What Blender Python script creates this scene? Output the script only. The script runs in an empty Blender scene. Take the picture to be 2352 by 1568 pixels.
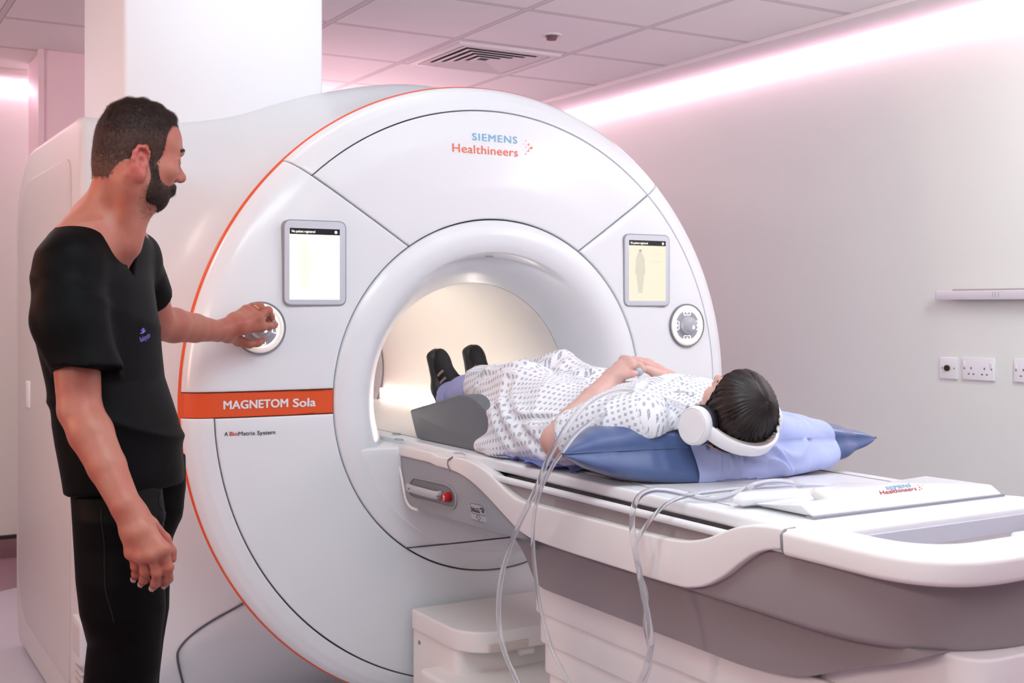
import bpy, bmesh, math, random
import numpy as np
from mathutils import Vector, Matrix, noise

random.seed(7)
RNG = np.random.default_rng(11)
scene = bpy.context.scene
COL = scene.collection
PI = math.pi

# ---------------------------------------------------------------- camera
CAM = np.array([-1.822, -3.2, 1.30])
YAW = math.radians(30.5)
FWD = np.array([math.sin(YAW), math.cos(YAW), 0.0])
RGT = np.array([math.cos(YAW), -math.sin(YAW), 0.0])
FPX, CX, CY = 2725.0, 1176.0, 705.0

def at(px, py, w):
    """world point seen at pixel (px,py) at camera depth w"""
    p = CAM + w * FWD + (px - CX) / FPX * w * RGT
    return np.array([p[0], p[1], CAM[2] + (CY - py) / FPX * w])

def on_x(px, py, X):
    r = FWD + (px - CX) / FPX * RGT
    w = (X - CAM[0]) / r[0]
    return at(px, py, w)

def on_y(px, py, Y):
    r = FWD + (px - CX) / FPX * RGT
    w = (Y - CAM[1]) / r[1]
    return at(px, py, w)

def on_z(px, py, Z):
    w = (CAM[2] - Z) * FPX / (py - CY)
    return at(px, py, w)

cd = bpy.data.cameras.new('camera')
cam = bpy.data.objects.new('camera', cd)
COL.objects.link(cam)
cam.location = CAM
cam.rotation_euler = (PI / 2, 0, -YAW)
cd.sensor_width = 36.0
cd.lens = FPX / 2352 * 36
cd.shift_y = -(784 - CY) / 2352
cd.clip_start = 0.05
cd.dof.use_dof = True
cd.dof.focus_distance = 2.85
cd.dof.aperture_fstop = 7.0
scene.camera = cam

# ---------------------------------------------------------------- materials
MATS = {}
def mat(name, color, rough=0.5, metal=0.0, bump=0.0, bscale=200.0, var=0.0, vscale=8.0, coat=0.0,
        emit=None, estr=0.0, trans=0.0, ior=1.45, sheen=0.0, sss=0.0, spec=0.5, color2=None, aniso=None, alpha=1.0):
    if name in MATS:
        return MATS[name]
    m = bpy.data.materials.new(name)
    m.use_nodes = True
    nt = m.node_tree
    b = nt.nodes['Principled BSDF']
    b.inputs['Base Color'].default_value = (*color, 1)
    b.inputs['Roughness'].default_value = rough
    b.inputs['Metallic'].default_value = metal
    b.inputs['Coat Weight'].default_value = coat
    b.inputs['Coat Roughness'].default_value = 0.12
    b.inputs['IOR'].default_value = ior
    b.inputs['Specular IOR Level'].default_value = spec
    b.inputs['Transmission Weight'].default_value = trans
    b.inputs['Sheen Weight'].default_value = sheen
    b.inputs['Alpha'].default_value = alpha
    if sss:
        b.inputs['Subsurface Weight'].default_value = sss
        b.inputs['Subsurface Radius'].default_value = (0.012, 0.005, 0.003)
        b.inputs['Subsurface Scale'].default_value = 0.6
    if emit is not None:
        b.inputs['Emission Color'].default_value = (*emit, 1)
        b.inputs['Emission Strength'].default_value = estr
    if bump or var or color2:
        tc = nt.nodes.new('ShaderNodeTexCoord')
        mp = nt.nodes.new('ShaderNodeMapping')
        nt.links.new(tc.outputs['Object'], mp.inputs['Vector'])
        if aniso:
            mp.inputs['Scale'].default_value = aniso
    if var or color2:
        nz = nt.nodes.new('ShaderNodeTexNoise')
        nz.inputs['Scale'].default_value = vscale
        nz.inputs['Detail'].default_value = 4
        nt.links.new(mp.outputs['Vector'], nz.inputs['Vector'])
        rp = nt.nodes.new('ShaderNodeValToRGB')
        c2 = color2 if color2 else tuple(max(0, c * (1 - var)) for c in color)
        rp.color_ramp.elements[0].position = 0.3
        rp.color_ramp.elements[1].position = 0.7
        rp.color_ramp.elements[0].color = (*c2, 1)
        rp.color_ramp.elements[1].color = (*color, 1)
        nt.links.new(nz.outputs['Fac'], rp.inputs['Fac'])
        nt.links.new(rp.outputs['Color'], b.inputs['Base Color'])
    if bump:
        n2 = nt.nodes.new('ShaderNodeTexNoise')
        n2.inputs['Scale'].default_value = bscale
        n2.inputs['Detail'].default_value = 3
        nt.links.new(mp.outputs['Vector'], n2.inputs['Vector'])
        bp = nt.nodes.new('ShaderNodeBump')
        bp.inputs['Strength'].default_value = bump
        bp.inputs['Distance'].default_value = 0.002
        nt.links.new(n2.outputs['Fac'], bp.inputs['Height'])
        nt.links.new(bp.outputs['Normal'], b.inputs['Normal'])
    MATS[name] = m
    return m

# ---------------------------------------------------------------- object helpers
def wloc(o):
    p = np.zeros(3)
    while o is not None:
        p = p + np.array(o.location)
        o = o.parent
    return p

def link_mesh(name, me, m, parent=None, sharp=35, smooth=True):
    o = bpy.data.objects.new(name, me)
    COL.objects.link(o)
    if m is not None:
        for mm in (m if isinstance(m, (list, tuple)) else [m]):
            me.materials.append(mm)
    if smooth:
        me.polygons.foreach_set('use_smooth', [True] * len(me.polygons))
        if sharp:
            me.set_sharp_from_angle(angle=math.radians(sharp))
    if parent is not None:
        o.parent = parent
    return o

def mk(name, verts, faces, m, parent=None, sharp=35, smooth=True, uv=None, mi=None):
    """verts in world coordinates"""
    v = np.asarray(verts, dtype=float).reshape(-1, 3)
    if parent is not None:
        v = v - wloc(parent)
    me = bpy.data.meshes.new(name)
    me.from_pydata([tuple(p) for p in v], [], [tuple(int(i) for i in f) for f in faces])
    if uv is not None:
        ul = me.uv_layers.new(name='UVMap')
        li = np.zeros(len(me.loops), dtype=np.int32)
        me.loops.foreach_get('vertex_index', li)
        ul.data.foreach_set('uv', np.asarray(uv)[li].astype(np.float32).ravel())
    o = link_mesh(name, me, m, parent, sharp, smooth)
    if mi is not None:
        me.polygons.foreach_set('material_index', np.asarray(mi, dtype=np.int32))
    return o

def bm_obj(name, bm, m, parent=None, sharp=35):
    if parent is not None:
        bmesh.ops.translate(bm, verts=bm.verts, vec=Vector(-wloc(parent)))
    bmesh.ops.recalc_face_normals(bm, faces=bm.faces)
    me = bpy.data.meshes.new(name)
    bm.to_mesh(me)
    bm.free()
    return link_mesh(name, me, m, parent, sharp)

def thing(name, label, cat, loc=(0, 0, 0), group=None):
    o = bpy.data.objects.new(name, None)
    COL.objects.link(o)
    o.location = tuple(loc)
    o.empty_display_size = 0.05
    return tag(o, label, cat, group)

def tag(o, label, cat, group=None):
    o['label'] = label
    o['category'] = cat
    if group:
        o['group'] = group
    return o

def struct(o):
    o['kind'] = 'structure'
    return o

def add_box(bm, c, s, bevel=0.0, seg=3, rot=None):
    r = bmesh.ops.create_cube(bm, size=1.0)
    vs = r['verts']
    bmesh.ops.scale(bm, vec=Vector(s), verts=vs)
    if bevel:
        es = list({e for v in vs for e in v.link_edges})
        q = bmesh.ops.bevel(bm, geom=es, offset=min(bevel, min(s) * 0.49), segments=seg, profile=0.5, affect='EDGES')
        vs = list({v for v in q['verts']} | {v for v in vs if v.is_valid})
    if rot is not None:
        bmesh.ops.rotate(bm, verts=vs, cent=(0, 0, 0), matrix=rot)
    bmesh.ops.translate(bm, verts=vs, vec=Vector(c))
    return vs

def box(name, lo, hi, m, parent=None, bevel=0.004, seg=3):
    bm = bmesh.new()
    lo, hi = np.array(lo, float), np.array(hi, float)
    add_box(bm, (lo + hi) / 2, hi - lo, bevel, seg)
    return bm_obj(name, bm, m, parent)

def prism(name, outline, axis, d0, d1, m, parent=None, bevel=0.0, seg=3, cap_mat=None):
    """closed 2-D outline extruded along an axis: 'x' -> (Y,Z); 'y' -> (X,Z); 'z' -> (X,Y)"""
    bm = bmesh.new()
    def p3(a, b, d):
        return {'x': (d, a, b), 'y': (a, d, b), 'z': (a, b, d)}[axis]
    v0 = [bm.verts.new(p3(a, b, d0)) for a, b in outline]
    v1 = [bm.verts.new(p3(a, b, d1)) for a, b in outline]
    n = len(outline)
    f0 = bm.faces.new(v0)
    f1 = bm.faces.new(v1[::-1])
    for i in range(n):
        bm.faces.new((v0[i], v1[i], v1[(i + 1) % n], v0[(i + 1) % n]))
    bmesh.ops.recalc_face_normals(bm, faces=bm.faces)
    if bevel:
        es = list({e for f in (f0, f1) for e in f.edges})
        bmesh.ops.bevel(bm, geom=es, offset=bevel, segments=seg, profile=0.5, affect='EDGES', clamp_overlap=True)
    return bm_obj(name, bm, m, parent)

def round_poly(pts, rads, n=6):
    """polygon with rounded corners"""
    out = []
    N = len(pts)
    if not isinstance(rads, (list, tuple)):
        rads = [rads] * N
    for i in range(N):
        p = np.array(pts[i], float)
        a = np.array(pts[i - 1], float)
        b = np.array(pts[(i + 1) % N], float)
        r = rads[i]
        if r <= 0:
            out.append(tuple(p))
            continue
        da, db = a - p, b - p
        la, lb = np.linalg.norm(da), np.linalg.norm(db)
        t = min(r, la * 0.48, lb * 0.48)
        s, e = p + da / la * t, p + db / lb * t
        for k in range(n + 1):
            u = k / n
            out.append(tuple((1 - u) ** 2 * s + 2 * u * (1 - u) * p + u * u * e))
    return out

def spline(pts, n=8, closed=False):
    """Catmull-Rom through points"""
    P = [np.array(p, float) for p in pts]
    out = []
    N = len(P)
    rng = range(N) if closed else range(N - 1)
    for i in rng:
        if closed:
            p0, p1, p2, p3 = P[i - 1], P[i], P[(i + 1) % N], P[(i + 2) % N]
        else:
            p1, p2 = P[i], P[i + 1]
            p0 = P[i - 1] if i > 0 else 2 * p1 - p2
            p3 = P[i + 2] if i + 2 < N else 2 * p2 - p1
        for k in range(n):
            t = k / n
            out.append(0.5 * ((2 * p1) + (-p0 + p2) * t + (2 * p0 - 5 * p1 + 4 * p2 - p3) * t * t + (-p0 + 3 * p1 - 3 * p2 + p3) * t ** 3))
    if not closed:
        out.append(P[-1])
    return out

def tube_vf(path, rad, seg=12, cap=True, flat=None, up=(0, 0, 1)):
    """sweep a circle (or ellipse flat=(a,b)) along a path; rad scalar or list"""
    P = np.array(path, float)
    n = len(P)
    R = np.full(n, rad) if np.isscalar(rad) else np.array(rad, float)
    T = np.gradient(P, axis=0)
    T /= np.linalg.norm(T, axis=1)[:, None] + 1e-12
    u = np.array(up, float)
    if abs(T[0] @ u) > 0.95:
        u = np.array([1.0, 0, 0])
    N = u - T[0] * (u @ T[0])
    N /= np.linalg.norm(N)
    V, F = [], []
    a = np.linspace(0, 2 * PI, seg, endpoint=False)
    for i in range(n):
        N = N - T[i] * (N @ T[i])
        N /= np.linalg.norm(N) + 1e-12
        B = np.cross(T[i], N)
        fa, fb = flat if flat else (1, 1)
        for q in a:
            V.append(P[i] + R[i] * (fa * math.cos(q) * N + fb * math.sin(q) * B))
    for i in range(n - 1):
        for k in range(seg):
            k2 = (k + 1) % seg
            F.append((i * seg + k, i * seg + k2, (i + 1) * seg + k2, (i + 1) * seg + k))
    if cap:
        F.append(tuple(range(seg))[::-1])
        F.append(tuple((n - 1) * seg + k for k in range(seg)))
    return V, F

def tube(name, path, rad, m, parent=None, seg=12, **kw):
    V, F = tube_vf(path, rad, seg, **kw)
    return mk(name, V, F, m, parent, sharp=50)

class MB:
    """collects vertices / faces into one mesh"""
    def __init__(s):
        s.v, s.f = [], []
    def add(s, V, F):
        o = len(s.v)
        s.v += [tuple(p) for p in V]
        s.f += [tuple(i + o for i in f) for f in F]
    def build(s, name, m, parent=None, **kw):
        return mk(name, s.v, s.f, m, parent, **kw)

def grid_vf(fn, nu, nv, closed_u=False):
    V = [fn(i / (nu if closed_u else nu - 1), j / (nv - 1)) for j in range(nv) for i in range(nu)]
    F = []
    for j in range(nv - 1):
        for i in range(nu if closed_u else nu - 1):
            i2 = (i + 1) % nu
            F.append((j * nu + i, j * nu + i2, (j + 1) * nu + i2, (j + 1) * nu + i))
    return V, F

def text_mesh(name, s, size, origin, ux, uz, m, parent=None, bold=0.0, xs=1.0, depth=0.0006, align='LEFT', space=1.0, warp=None, fit=None):
    """lettering laid on a surface: ux = writing direction, uz = letter-up direction (world)"""
    cu = bpy.data.curves.new(name, 'FONT')
    cu.body = s
    cu.size = 1.0
    cu.align_x = align
    cu.offset = 0.0
    cu.space_character = space
    cu.extrude = 0.0
    cu.resolution_u = 4
    o = bpy.data.objects.new('tmp', cu)
    me = bpy.data.meshes.new_from_object(o)
    bpy.data.objects.remove(o)
    n = len(me.vertices)
    co = np.zeros(n * 3)
    me.vertices.foreach_get('co', co)
    co = co.reshape(-1, 3)
    faces = [tuple(p.vertices) for p in me.polygons]
    bpy.data.meshes.remove(me)
    if not fit:
        co *= size
    else:      # (width, cap height)
        co[:, 0] -= co[:, 0].min()
        co[:, 0] *= fit[0] / co[:, 0].max()
        co[:, 1] *= fit[1] / 0.73
    ux, uz = np.array(ux, float), np.array(uz, float)
    ux /= np.linalg.norm(ux)
    uz = uz - ux * (uz @ ux)
    uz /= np.linalg.norm(uz)
    nn = np.cross(ux, uz)
    if bold:     # heavier strokes: overlapping shifted outlines
        sc_ = np.array([np.ptp(co[:, 1]) if len(co) else 1.0] * 3)
        nv = len(co)
        offs = [(-1, 0), (1, 0), (0, 0.7), (0, -0.7), (0.7, 0.5), (-0.7, -0.5), (0, 0)]
        lay = np.repeat(np.arange(len(offs)) * 0.00007, nv)[:, None]
        co = np.concatenate([co + np.array([a_ * bold, b_ * bold, 0]) * sc_ for a_, b_ in offs])
        faces = [tuple(i + k * nv for i in f) for k in range(len(offs)) for f in faces]
    V = np.array(origin, float) + co[:, :1] * xs * ux + co[:, 1:2] * uz + nn * (depth + (lay if bold else 0.0))
    if warp:
        V = np.array([warp(p) for p in V])
    return mk(name, V, faces, m, parent, smooth=False)
# ---------------------------------------------------------------- implicit surfaces (for bodies and cloth)
def rot_from(y, z):
    """columns = local x,y,z axes, given forward y and up z"""
    y = np.array(y, float); y /= np.linalg.norm(y)
    z = np.array(z, float); z = z - y * (z @ y); z /= np.linalg.norm(z)
    return np.stack([np.cross(y, z), y, z], axis=1)

class SDF:
    def __init__(s):
        s.p = []
        s.O = np.zeros(3)
        s.R = np.eye(3)
    def frame(s, O=(0, 0, 0), R=None):
        s.O = np.array(O, float)
        s.R = np.eye(3) if R is None else R
        return s
    def _w(s, p):
        return s.O + s.R @ np.array(p, float)
    def cap(s, a, b, ra, rb=None, k=0.02, op='+'):
        rb = ra if rb is None else rb
        a, b = s._w(a), s._w(b)
        c = (a + b) / 2
        s.p.append(('cap', (a, b, ra, rb), op, k, c, np.linalg.norm(a - b) / 2 + max(ra, rb)))
        return s
    def ell(s, c, r, R=None, k=0.02, op='+'):
        c = s._w(c)
        R = s.R if R is None else s.R @ R
        r = np.array(r, float)
        s.p.append(('ell', (c, r, R), op, k, c, r.max()))
        return s
    def box(s, c, h, rad=0.01, R=None, k=0.02, op='+'):
        c = s._w(c)
        R = s.R if R is None else s.R @ R
        s.p.append(('box', (c, np.array(h, float), rad, R), op, k, c, np.linalg.norm(h) + rad))
        return s
    def loft(s, keys, axis, k=0.03, op='+', rot=0.0):
        """stack of ellipses along world axis 'z' or 'y': keys (t, c0, c1, a, b)"""
        K = np.array(sorted(keys), float)
        i = 2 if axis == 'z' else 1
        o = (0, 1) if axis == 'z' else (0, 2)
        lo = np.zeros(3); hi = np.zeros(3)
        m = K[:, 3:5].max(axis=1)
        for q, c in zip(o, (1, 2)):
            lo[q] = (K[:, c] - m).min(); hi[q] = (K[:, c] + m).max()
        lo[i], hi[i] = K[0, 0], K[-1, 0]
        s.p.append(('loft', (K, i, o, rot), op, k, (lo + hi) / 2, np.linalg.norm(hi - lo) / 2))
        return s
    def chain(s, pts, rads, k=0.02, op='+'):
        for i in range(len(pts) - 1):
            s.cap(pts[i], pts[i + 1], rads[i], rads[i + 1], k, op)
        return s
    def grow(s, d):
        """a copy with every shape thicker by d"""
        n = SDF()
        for kind, a, op, k, c, R in s.p:
            if op != '+':
                continue
            if kind == 'cap':
                a = (a[0], a[1], a[2] + d, a[3] + d)
            elif kind == 'ell':
                a = (a[0], a[1] + d, a[2])
            elif kind == 'loft':
                K = a[0].copy(); K[:, 3:5] += d
                a = (K,) + a[1:]
            else:
                a = (a[0], a[1], a[2] + d, a[3])
            n.p.append((kind, a, op, k, c, R + d))
        return n
    @staticmethod
    def prim(kind, a, P):
        if kind == 'cap':
            A, B, ra, rb = a
            ba = B - A
            L2 = ba @ ba + 1e-12
            t = np.clip(((P - A) @ ba) / L2, 0, 1)
            return np.linalg.norm(P - A - t[:, None] * ba, axis=1) - (ra + (rb - ra) * t)
        if kind == 'ell':
            c, r, R = a
            q = (P - c) @ R
            k0 = np.linalg.norm(q / r, axis=1)
            k1 = np.linalg.norm(q / (r * r), axis=1) + 1e-9
            return k0 * (k0 - 1) / k1
        if kind == 'loft':
            K, i, o, rot = a
            t = P[:, i]
            c0, c1, ra, rb = [np.interp(t, K[:, 0], K[:, j]) for j in (1, 2, 3, 4)]
            x, y = P[:, o[0]] - c0, P[:, o[1]] - c1
            cr, sr = math.cos(rot), math.sin(rot)
            x, y = x * cr + y * sr, -x * sr + y * cr
            k0 = np.sqrt((x / ra) ** 2 + (y / rb) ** 2)
            k1 = np.sqrt((x / ra ** 2) ** 2 + (y / rb ** 2) ** 2) + 1e-6
            d = k0 * (k0 - 1) / k1
            d = np.where(k0 < 0.3, -0.7 * np.minimum(ra, rb), d)
            e = np.maximum(t - K[-1, 0], K[0, 0] - t)
            return np.maximum(d, e)
        c, h, rad, R = a
        q = np.abs((P - c) @ R) - h
        return np.linalg.norm(np.maximum(q, 0), axis=1) + np.minimum(q.max(axis=1), 0) - rad
    def ev(s, P, idx=None):
        d = np.full(len(P), 0.3)
        for i in (range(len(s.p)) if idx is None else idx):
            kind, a, op, k, c, R = s.p[i]
            q = s.prim(kind, a, P)
            if op == '+':
                h = np.maximum(k - np.abs(d - q), 0) / k
                d = np.minimum(d, q) - h * h * k * 0.25
            elif op == '-':
                h = np.maximum(k - np.abs(d + q), 0) / k
                d = np.maximum(d, -q) + h * h * k * 0.25
            else:
                h = np.maximum(k - np.abs(d - q), 0) / k
                d = np.maximum(d, q) + h * h * k * 0.25
        return d
    def mesh(s, res, post=None, pad=0.03, B=24, ghost=()):
        """sparse surface-nets polygonisation -> (verts, quads)"""
        gp = [q for g_ in ghost for q in g_.p if q[2] == '+']
        allp = [q for q in s.p if q[2] == '+'] + gp
        lo = np.min([q[4] - q[5] for q in allp], axis=0) - pad
        hi = np.max([q[4] + q[5] for q in allp], axis=0) + pad
        nb = np.ceil((hi - lo) / (res * B)).astype(int)
        cen = np.array([q[4] for q in s.p])
        rad = np.array([q[5] for q in s.p])
        kk = np.array([q[3] for q in s.p])
        allk = np.array([q[2] == '*' for q in s.p])
        add = np.array([q[2] == '+' for q in s.p])
        g = np.arange(B + 1)
        G = np.stack(np.meshgrid(g, g, g, indexing='ij'), -1).reshape(-1, 3)
        S = 100000
        keys, pos, quads = [], [], []
        half = res * B * 0.5 * math.sqrt(3)
        for bi in range(nb[0]):
            for bj in range(nb[1]):
                for bk in range(nb[2]):
                    i0 = np.array([bi, bj, bk]) * B
                    c = lo + (i0 + B / 2) * res
                    near = np.linalg.norm(cen - c, axis=1) - rad - half
                    use = (near < kk + pad) | allk
                    gh = any(np.linalg.norm(q[4] - c) - q[5] - half < pad for q in gp)
                    if not gh and not (use & add & (near < pad)).any():
                        continue
                    ix = np.nonzero(use)[0]
                    if not gh:
                        dc = s.ev(c[None], ix)[0]
                        if abs(dc) > half * 1.6 + pad + 0.02:
                            continue
                    P = lo + (G + i0) * res
                    D = s.ev(P, ix)
                    if post is not None:
                        D = post(P, D)
                    if D.min() > 0 or D.max() < 0:
                        continue
                    D = D.reshape(B + 1, B + 1, B + 1)
                    neg = D < 0
                    cnt = np.zeros((B, B, B), int)
                    for dx in (0, 1):
                        for dy in (0, 1):
                            for dz in (0, 1):
                                cnt += neg[dx:B + dx, dy:B + dy, dz:B + dz]
                    act = np.argwhere((cnt > 0) & (cnt < 8))
                    if len(act) == 0:
                        continue
                    acc = np.zeros((len(act), 3))
                    num = np.zeros(len(act))
                    for ax in range(3):
                        o1, o2 = [q for q in range(3) if q != ax]
                        for e1 in (0, 1):
                            for e2 in (0, 1):
                                off = np.zeros(3, int)
                                off[o1], off[o2] = e1, e2
                                A = act + off
                                Bp = A.copy(); Bp[:, ax] += 1
                                da = D[A[:, 0], A[:, 1], A[:, 2]]
                                db = D[Bp[:, 0], Bp[:, 1], Bp[:, 2]]
                                m = (da < 0) != (db < 0)
                                t = np.where(m, da / (da - db + 1e-30), 0)
                                q = A.astype(float)
                                q[:, ax] += t
                                acc[m] += q[m]
                                num[m] += 1
                    cellv = lo + (acc / num[:, None] + i0) * res
                    gi = (act + i0 + 1).astype(np.int64)
                    keys.append((gi[:, 0] * S + gi[:, 1]) * S + gi[:, 2])
                    pos.append(cellv)
                    for ax in range(3):
                        sl0 = [slice(0, B)] * 3
                        sl1 = [slice(0, B)] * 3
                        sl1[ax] = slice(1, B + 1)
                        a, b = neg[tuple(sl0)], neg[tuple(sl1)]
                        e = np.argwhere(a != b)
                        if len(e) == 0:
                            continue
                        flip = a[e[:, 0], e[:, 1], e[:, 2]]
                        ge = (e + i0 + 1).astype(np.int64)
                        o1, o2 = (ax + 1) % 3, (ax + 2) % 3
                        q = []
                        for s1, s2 in ((-1, -1), (0, -1), (0, 0), (-1, 0)):
                            h = ge.copy()
                            h[:, o1] += s1
                            h[:, o2] += s2
                            q.append((h[:, 0] * S + h[:, 1]) * S + h[:, 2])
                        q = np.stack(q, 1)
                        q[~flip] = q[~flip][:, ::-1]
                        quads.append(q)
        keys = np.concatenate(keys); pos = np.concatenate(pos); quads = np.concatenate(quads)
        od = np.argsort(keys)
        ks = keys[od]
        fi = np.searchsorted(ks, quads)
        fi = np.clip(fi, 0, len(ks) - 1)
        ok = (ks[fi] == quads).all(axis=1)
        V, F = pos[od], fi[ok]
        vol = np.einsum('ij,ij->i', V[F[:, 0]], np.cross(V[F[:, 1]], V[F[:, 2]])).sum() + np.einsum('ij,ij->i', V[F[:, 0]], np.cross(V[F[:, 2]], V[F[:, 3]])).sum()
        return V, (F if vol > 0 else F[:, ::-1])

def vnormals(V, F):
    n = np.zeros_like(V)
    fn = np.cross(V[F[:, 2]] - V[F[:, 0]], V[F[:, 3]] - V[F[:, 1]])
    for k in range(4):
        np.add.at(n, F[:, k], fn)
    return n / (np.linalg.norm(n, axis=1)[:, None] + 1e-12)

def relax(V, F, it=2, lam=0.5):
    for _ in range(it):
        acc = np.zeros_like(V)
        cnt = np.zeros(len(V))
        for k in range(4):
            np.add.at(acc, F[:, k], V[F[:, (k + 1) % 4]] + V[F[:, (k + 3) % 4]])
            np.add.at(cnt, F[:, k], 2)
        V = V + lam * (acc / np.maximum(cnt, 1)[:, None] - V)
    return V

def prune(V, F):
    used = np.zeros(len(V), bool)
    used[F.ravel()] = True
    mp = np.cumsum(used) - 1
    return V[used], mp[F], used

def nmesh(name, V, F, m, parent=None, uv=None, mi=None, sharp=0):
    """numpy quad mesh -> object"""
    if parent is not None:
        V = V - wloc(parent)
    me = bpy.data.meshes.new(name)
    nv, nf = len(V), len(F)
    me.vertices.add(nv)
    me.vertices.foreach_set('co', V.astype(np.float32).ravel())
    k = F.shape[1]
    me.loops.add(nf * k)
    me.loops.foreach_set('vertex_index', F.astype(np.int32).ravel())
    me.polygons.add(nf)
    me.polygons.foreach_set('loop_start', np.arange(0, nf * k, k, dtype=np.int32))
    me.update(calc_edges=True)
    me.validate()
    if uv is not None:
        ul = me.uv_layers.new(name='UVMap')
        ul.data.foreach_set('uv', uv[F.ravel()].astype(np.float32).ravel())
    o = link_mesh(name, me, m, parent, sharp)
    if mi is not None:
        me.polygons.foreach_set('material_index', np.asarray(mi, dtype=np.int32))
    return o

_nw = RNG.normal(size=(40, 3)); _nw /= np.linalg.norm(_nw, axis=1)[:, None]
_np = RNG.uniform(0, 2 * PI, 40)
def snoise(P, freq, n=9, off=0, stretch=(1, 1, 1)):
    """cheap smooth noise, roughly -1..1"""
    Q = P * np.array(stretch)
    s = np.zeros(len(P))
    for i in range(n):
        j = (i + off) % 40
        s += np.sin(Q @ _nw[j] * freq * (0.7 + 0.09 * i) + _np[j] + 1.3 * np.sin(Q @ _nw[(j + 7) % 40] * freq * 0.6 + _np[(j + 3) % 40]))
    return s / math.sqrt(n) * 0.8
# ---------------------------------------------------------------- the room
RX, BY, LX, FY, CZ = 2.15, 3.44, -4.2, -5.6, 2.49
M_wall = mat('wall paint', (0.765, 0.81, 0.775), rough=0.75, bump=0.04, bscale=300)
M_white = mat('white gloss plastic', (0.83, 0.865, 0.90), rough=0.28, coat=0.3)
M_margin = mat('ceiling plaster', (0.80, 0.76, 0.77), rough=0.8, bump=0.03, bscale=250)

def grid_ceiling():
    m = bpy.data.materials.new('ceiling tiles')
    m.use_nodes = True
    nt = m.node_tree
    b = nt.nodes['Principled BSDF']
    b.inputs['Roughness'].default_value = 0.85
    tc = nt.nodes.new('ShaderNodeTexCoord')
    sp = nt.nodes.new('ShaderNodeSeparateXYZ')
    nt.links.new(tc.outputs['Object'], sp.inputs[0])
    def M(op, a, b_=None, c=None):
        n = nt.nodes.new('ShaderNodeMath'); n.operation = op
        for i, v in enumerate((a, b_, c)):
            if v is None: continue
            if isinstance(v, (int, float)): n.inputs[i].default_value = v
            else: nt.links.new(v, n.inputs[i])
        return n.outputs[0]
    lines = []
    for ax, off in ((0, 0.64), (1, 0.86)):
        t = M('SUBTRACT', sp.outputs[ax], off)
        t = M('DIVIDE', t, 0.6)
        t = M('ADD', t, 100.5)
        t = M('FRACT', t)
        t = M('SUBTRACT', t, 0.5)
        t = M('ABSOLUTE', t)
        lines.append(t)
    d = M('MINIMUM', lines[0], lines[1])
    bar = M('LESS_THAN', d, 0.020)
    edge = M('MULTIPLY', M('LESS_THAN', d, 0.026), M('GREATER_THAN', d, 0.019))
    mx = nt.nodes.new('ShaderNodeMixRGB')
    mx.inputs[1].default_value = (0.87, 0.83, 0.85, 1)
    mx.inputs[2].default_value = (0.72, 0.66, 0.69, 1)
    nt.links.new(bar, mx.inputs[0])
    m2 = nt.nodes.new('ShaderNodeMixRGB')
    m2.inputs[2].default_value = (0.42, 0.36, 0.38, 1)
    nt.links.new(mx.outputs[0], m2.inputs[1])
    nt.links.new(edge, m2.inputs[0])
    nt.links.new(m2.outputs[0], b.inputs['Base Color'])
    bp = nt.nodes.new('ShaderNodeBump')
    bp.inputs['Strength'].default_value = 0.6
    bp.inputs['Distance'].default_value = 0.006
    nt.links.new(M('SMOOTH_MIN', d, 0.03, 0.01), bp.inputs['Height'])
    nt.links.new(bp.outputs[0], b.inputs['Normal'])
    return m

def floor_mat():
    m = bpy.data.materials.new('vinyl floor')
    m.use_nodes = True
    nt = m.node_tree
    b = nt.nodes['Principled BSDF']
    b.inputs['Roughness'].default_value = 0.32
    tc = nt.nodes.new('ShaderNodeTexCoord')
    vm = nt.nodes.new('ShaderNodeVectorMath'); vm.operation = 'DISTANCE'
    vm.inputs[1].default_value = (0, 0.9, 0)
    nt.links.new(tc.outputs['Object'], vm.inputs[0])
    lt = nt.nodes.new('ShaderNodeMath'); lt.operation = 'LESS_THAN'; lt.inputs[1].default_value = 2.07
    nt.links.new(vm.outputs['Value'], lt.inputs[0])
    nz = nt.nodes.new('ShaderNodeTexNoise'); nz.inputs['Scale'].default_value = 90; nz.inputs['Detail'].default_value = 5
    nt.links.new(tc.outputs['Object'], nz.inputs['Vector'])
    ra = nt.nodes.new('ShaderNodeValToRGB')
    ra.color_ramp.elements[0].color = (0.56, 0.58, 0.66, 1)
    ra.color_ramp.elements[1].color = (0.62, 0.64, 0.72, 1)
    rb = nt.nodes.new('ShaderNodeValToRGB')
    rb.color_ramp.elements[0].color = (0.30, 0.19, 0.25, 1)
    rb.color_ramp.elements[1].color = (0.36, 0.24, 0.30, 1)
    for r in (ra, rb):
        nt.links.new(nz.outputs['Fac'], r.inputs[0])
    mx = nt.nodes.new('ShaderNodeMixRGB')
    nt.links.new(lt.outputs[0], mx.inputs[0])
    nt.links.new(rb.outputs[0], mx.inputs[1])
    nt.links.new(ra.outputs[0], mx.inputs[2])
    nt.links.new(mx.outputs[0], b.inputs['Base Color'])
    return m

T = 0.1
struct(box('floor', (LX - T, FY - T, -T), (RX + T, BY + T, 0), floor_mat(), bevel=0))
struct(box('ceiling', (LX - T, FY - T, CZ), (RX + T, BY + T, CZ + T), grid_ceiling(), bevel=0))
struct(box('wall_right', (RX, FY - T, 0), (RX + T, BY + T, CZ), M_wall, bevel=0))
struct(box('wall_back', (LX - T, BY, 0), (RX, BY + T, CZ), M_wall, bevel=0))
M_wall2 = mat('grey wall paint', (0.68, 0.67, 0.67), rough=0.75, bump=0.04, bscale=300)
struct(box('wall_left', (LX - T, FY - T, 0), (LX, BY, CZ), M_wall2, bevel=0))
struct(box('wall_front', (LX, FY - T, 0), (RX, FY, CZ), M_wall2, bevel=0))
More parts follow.
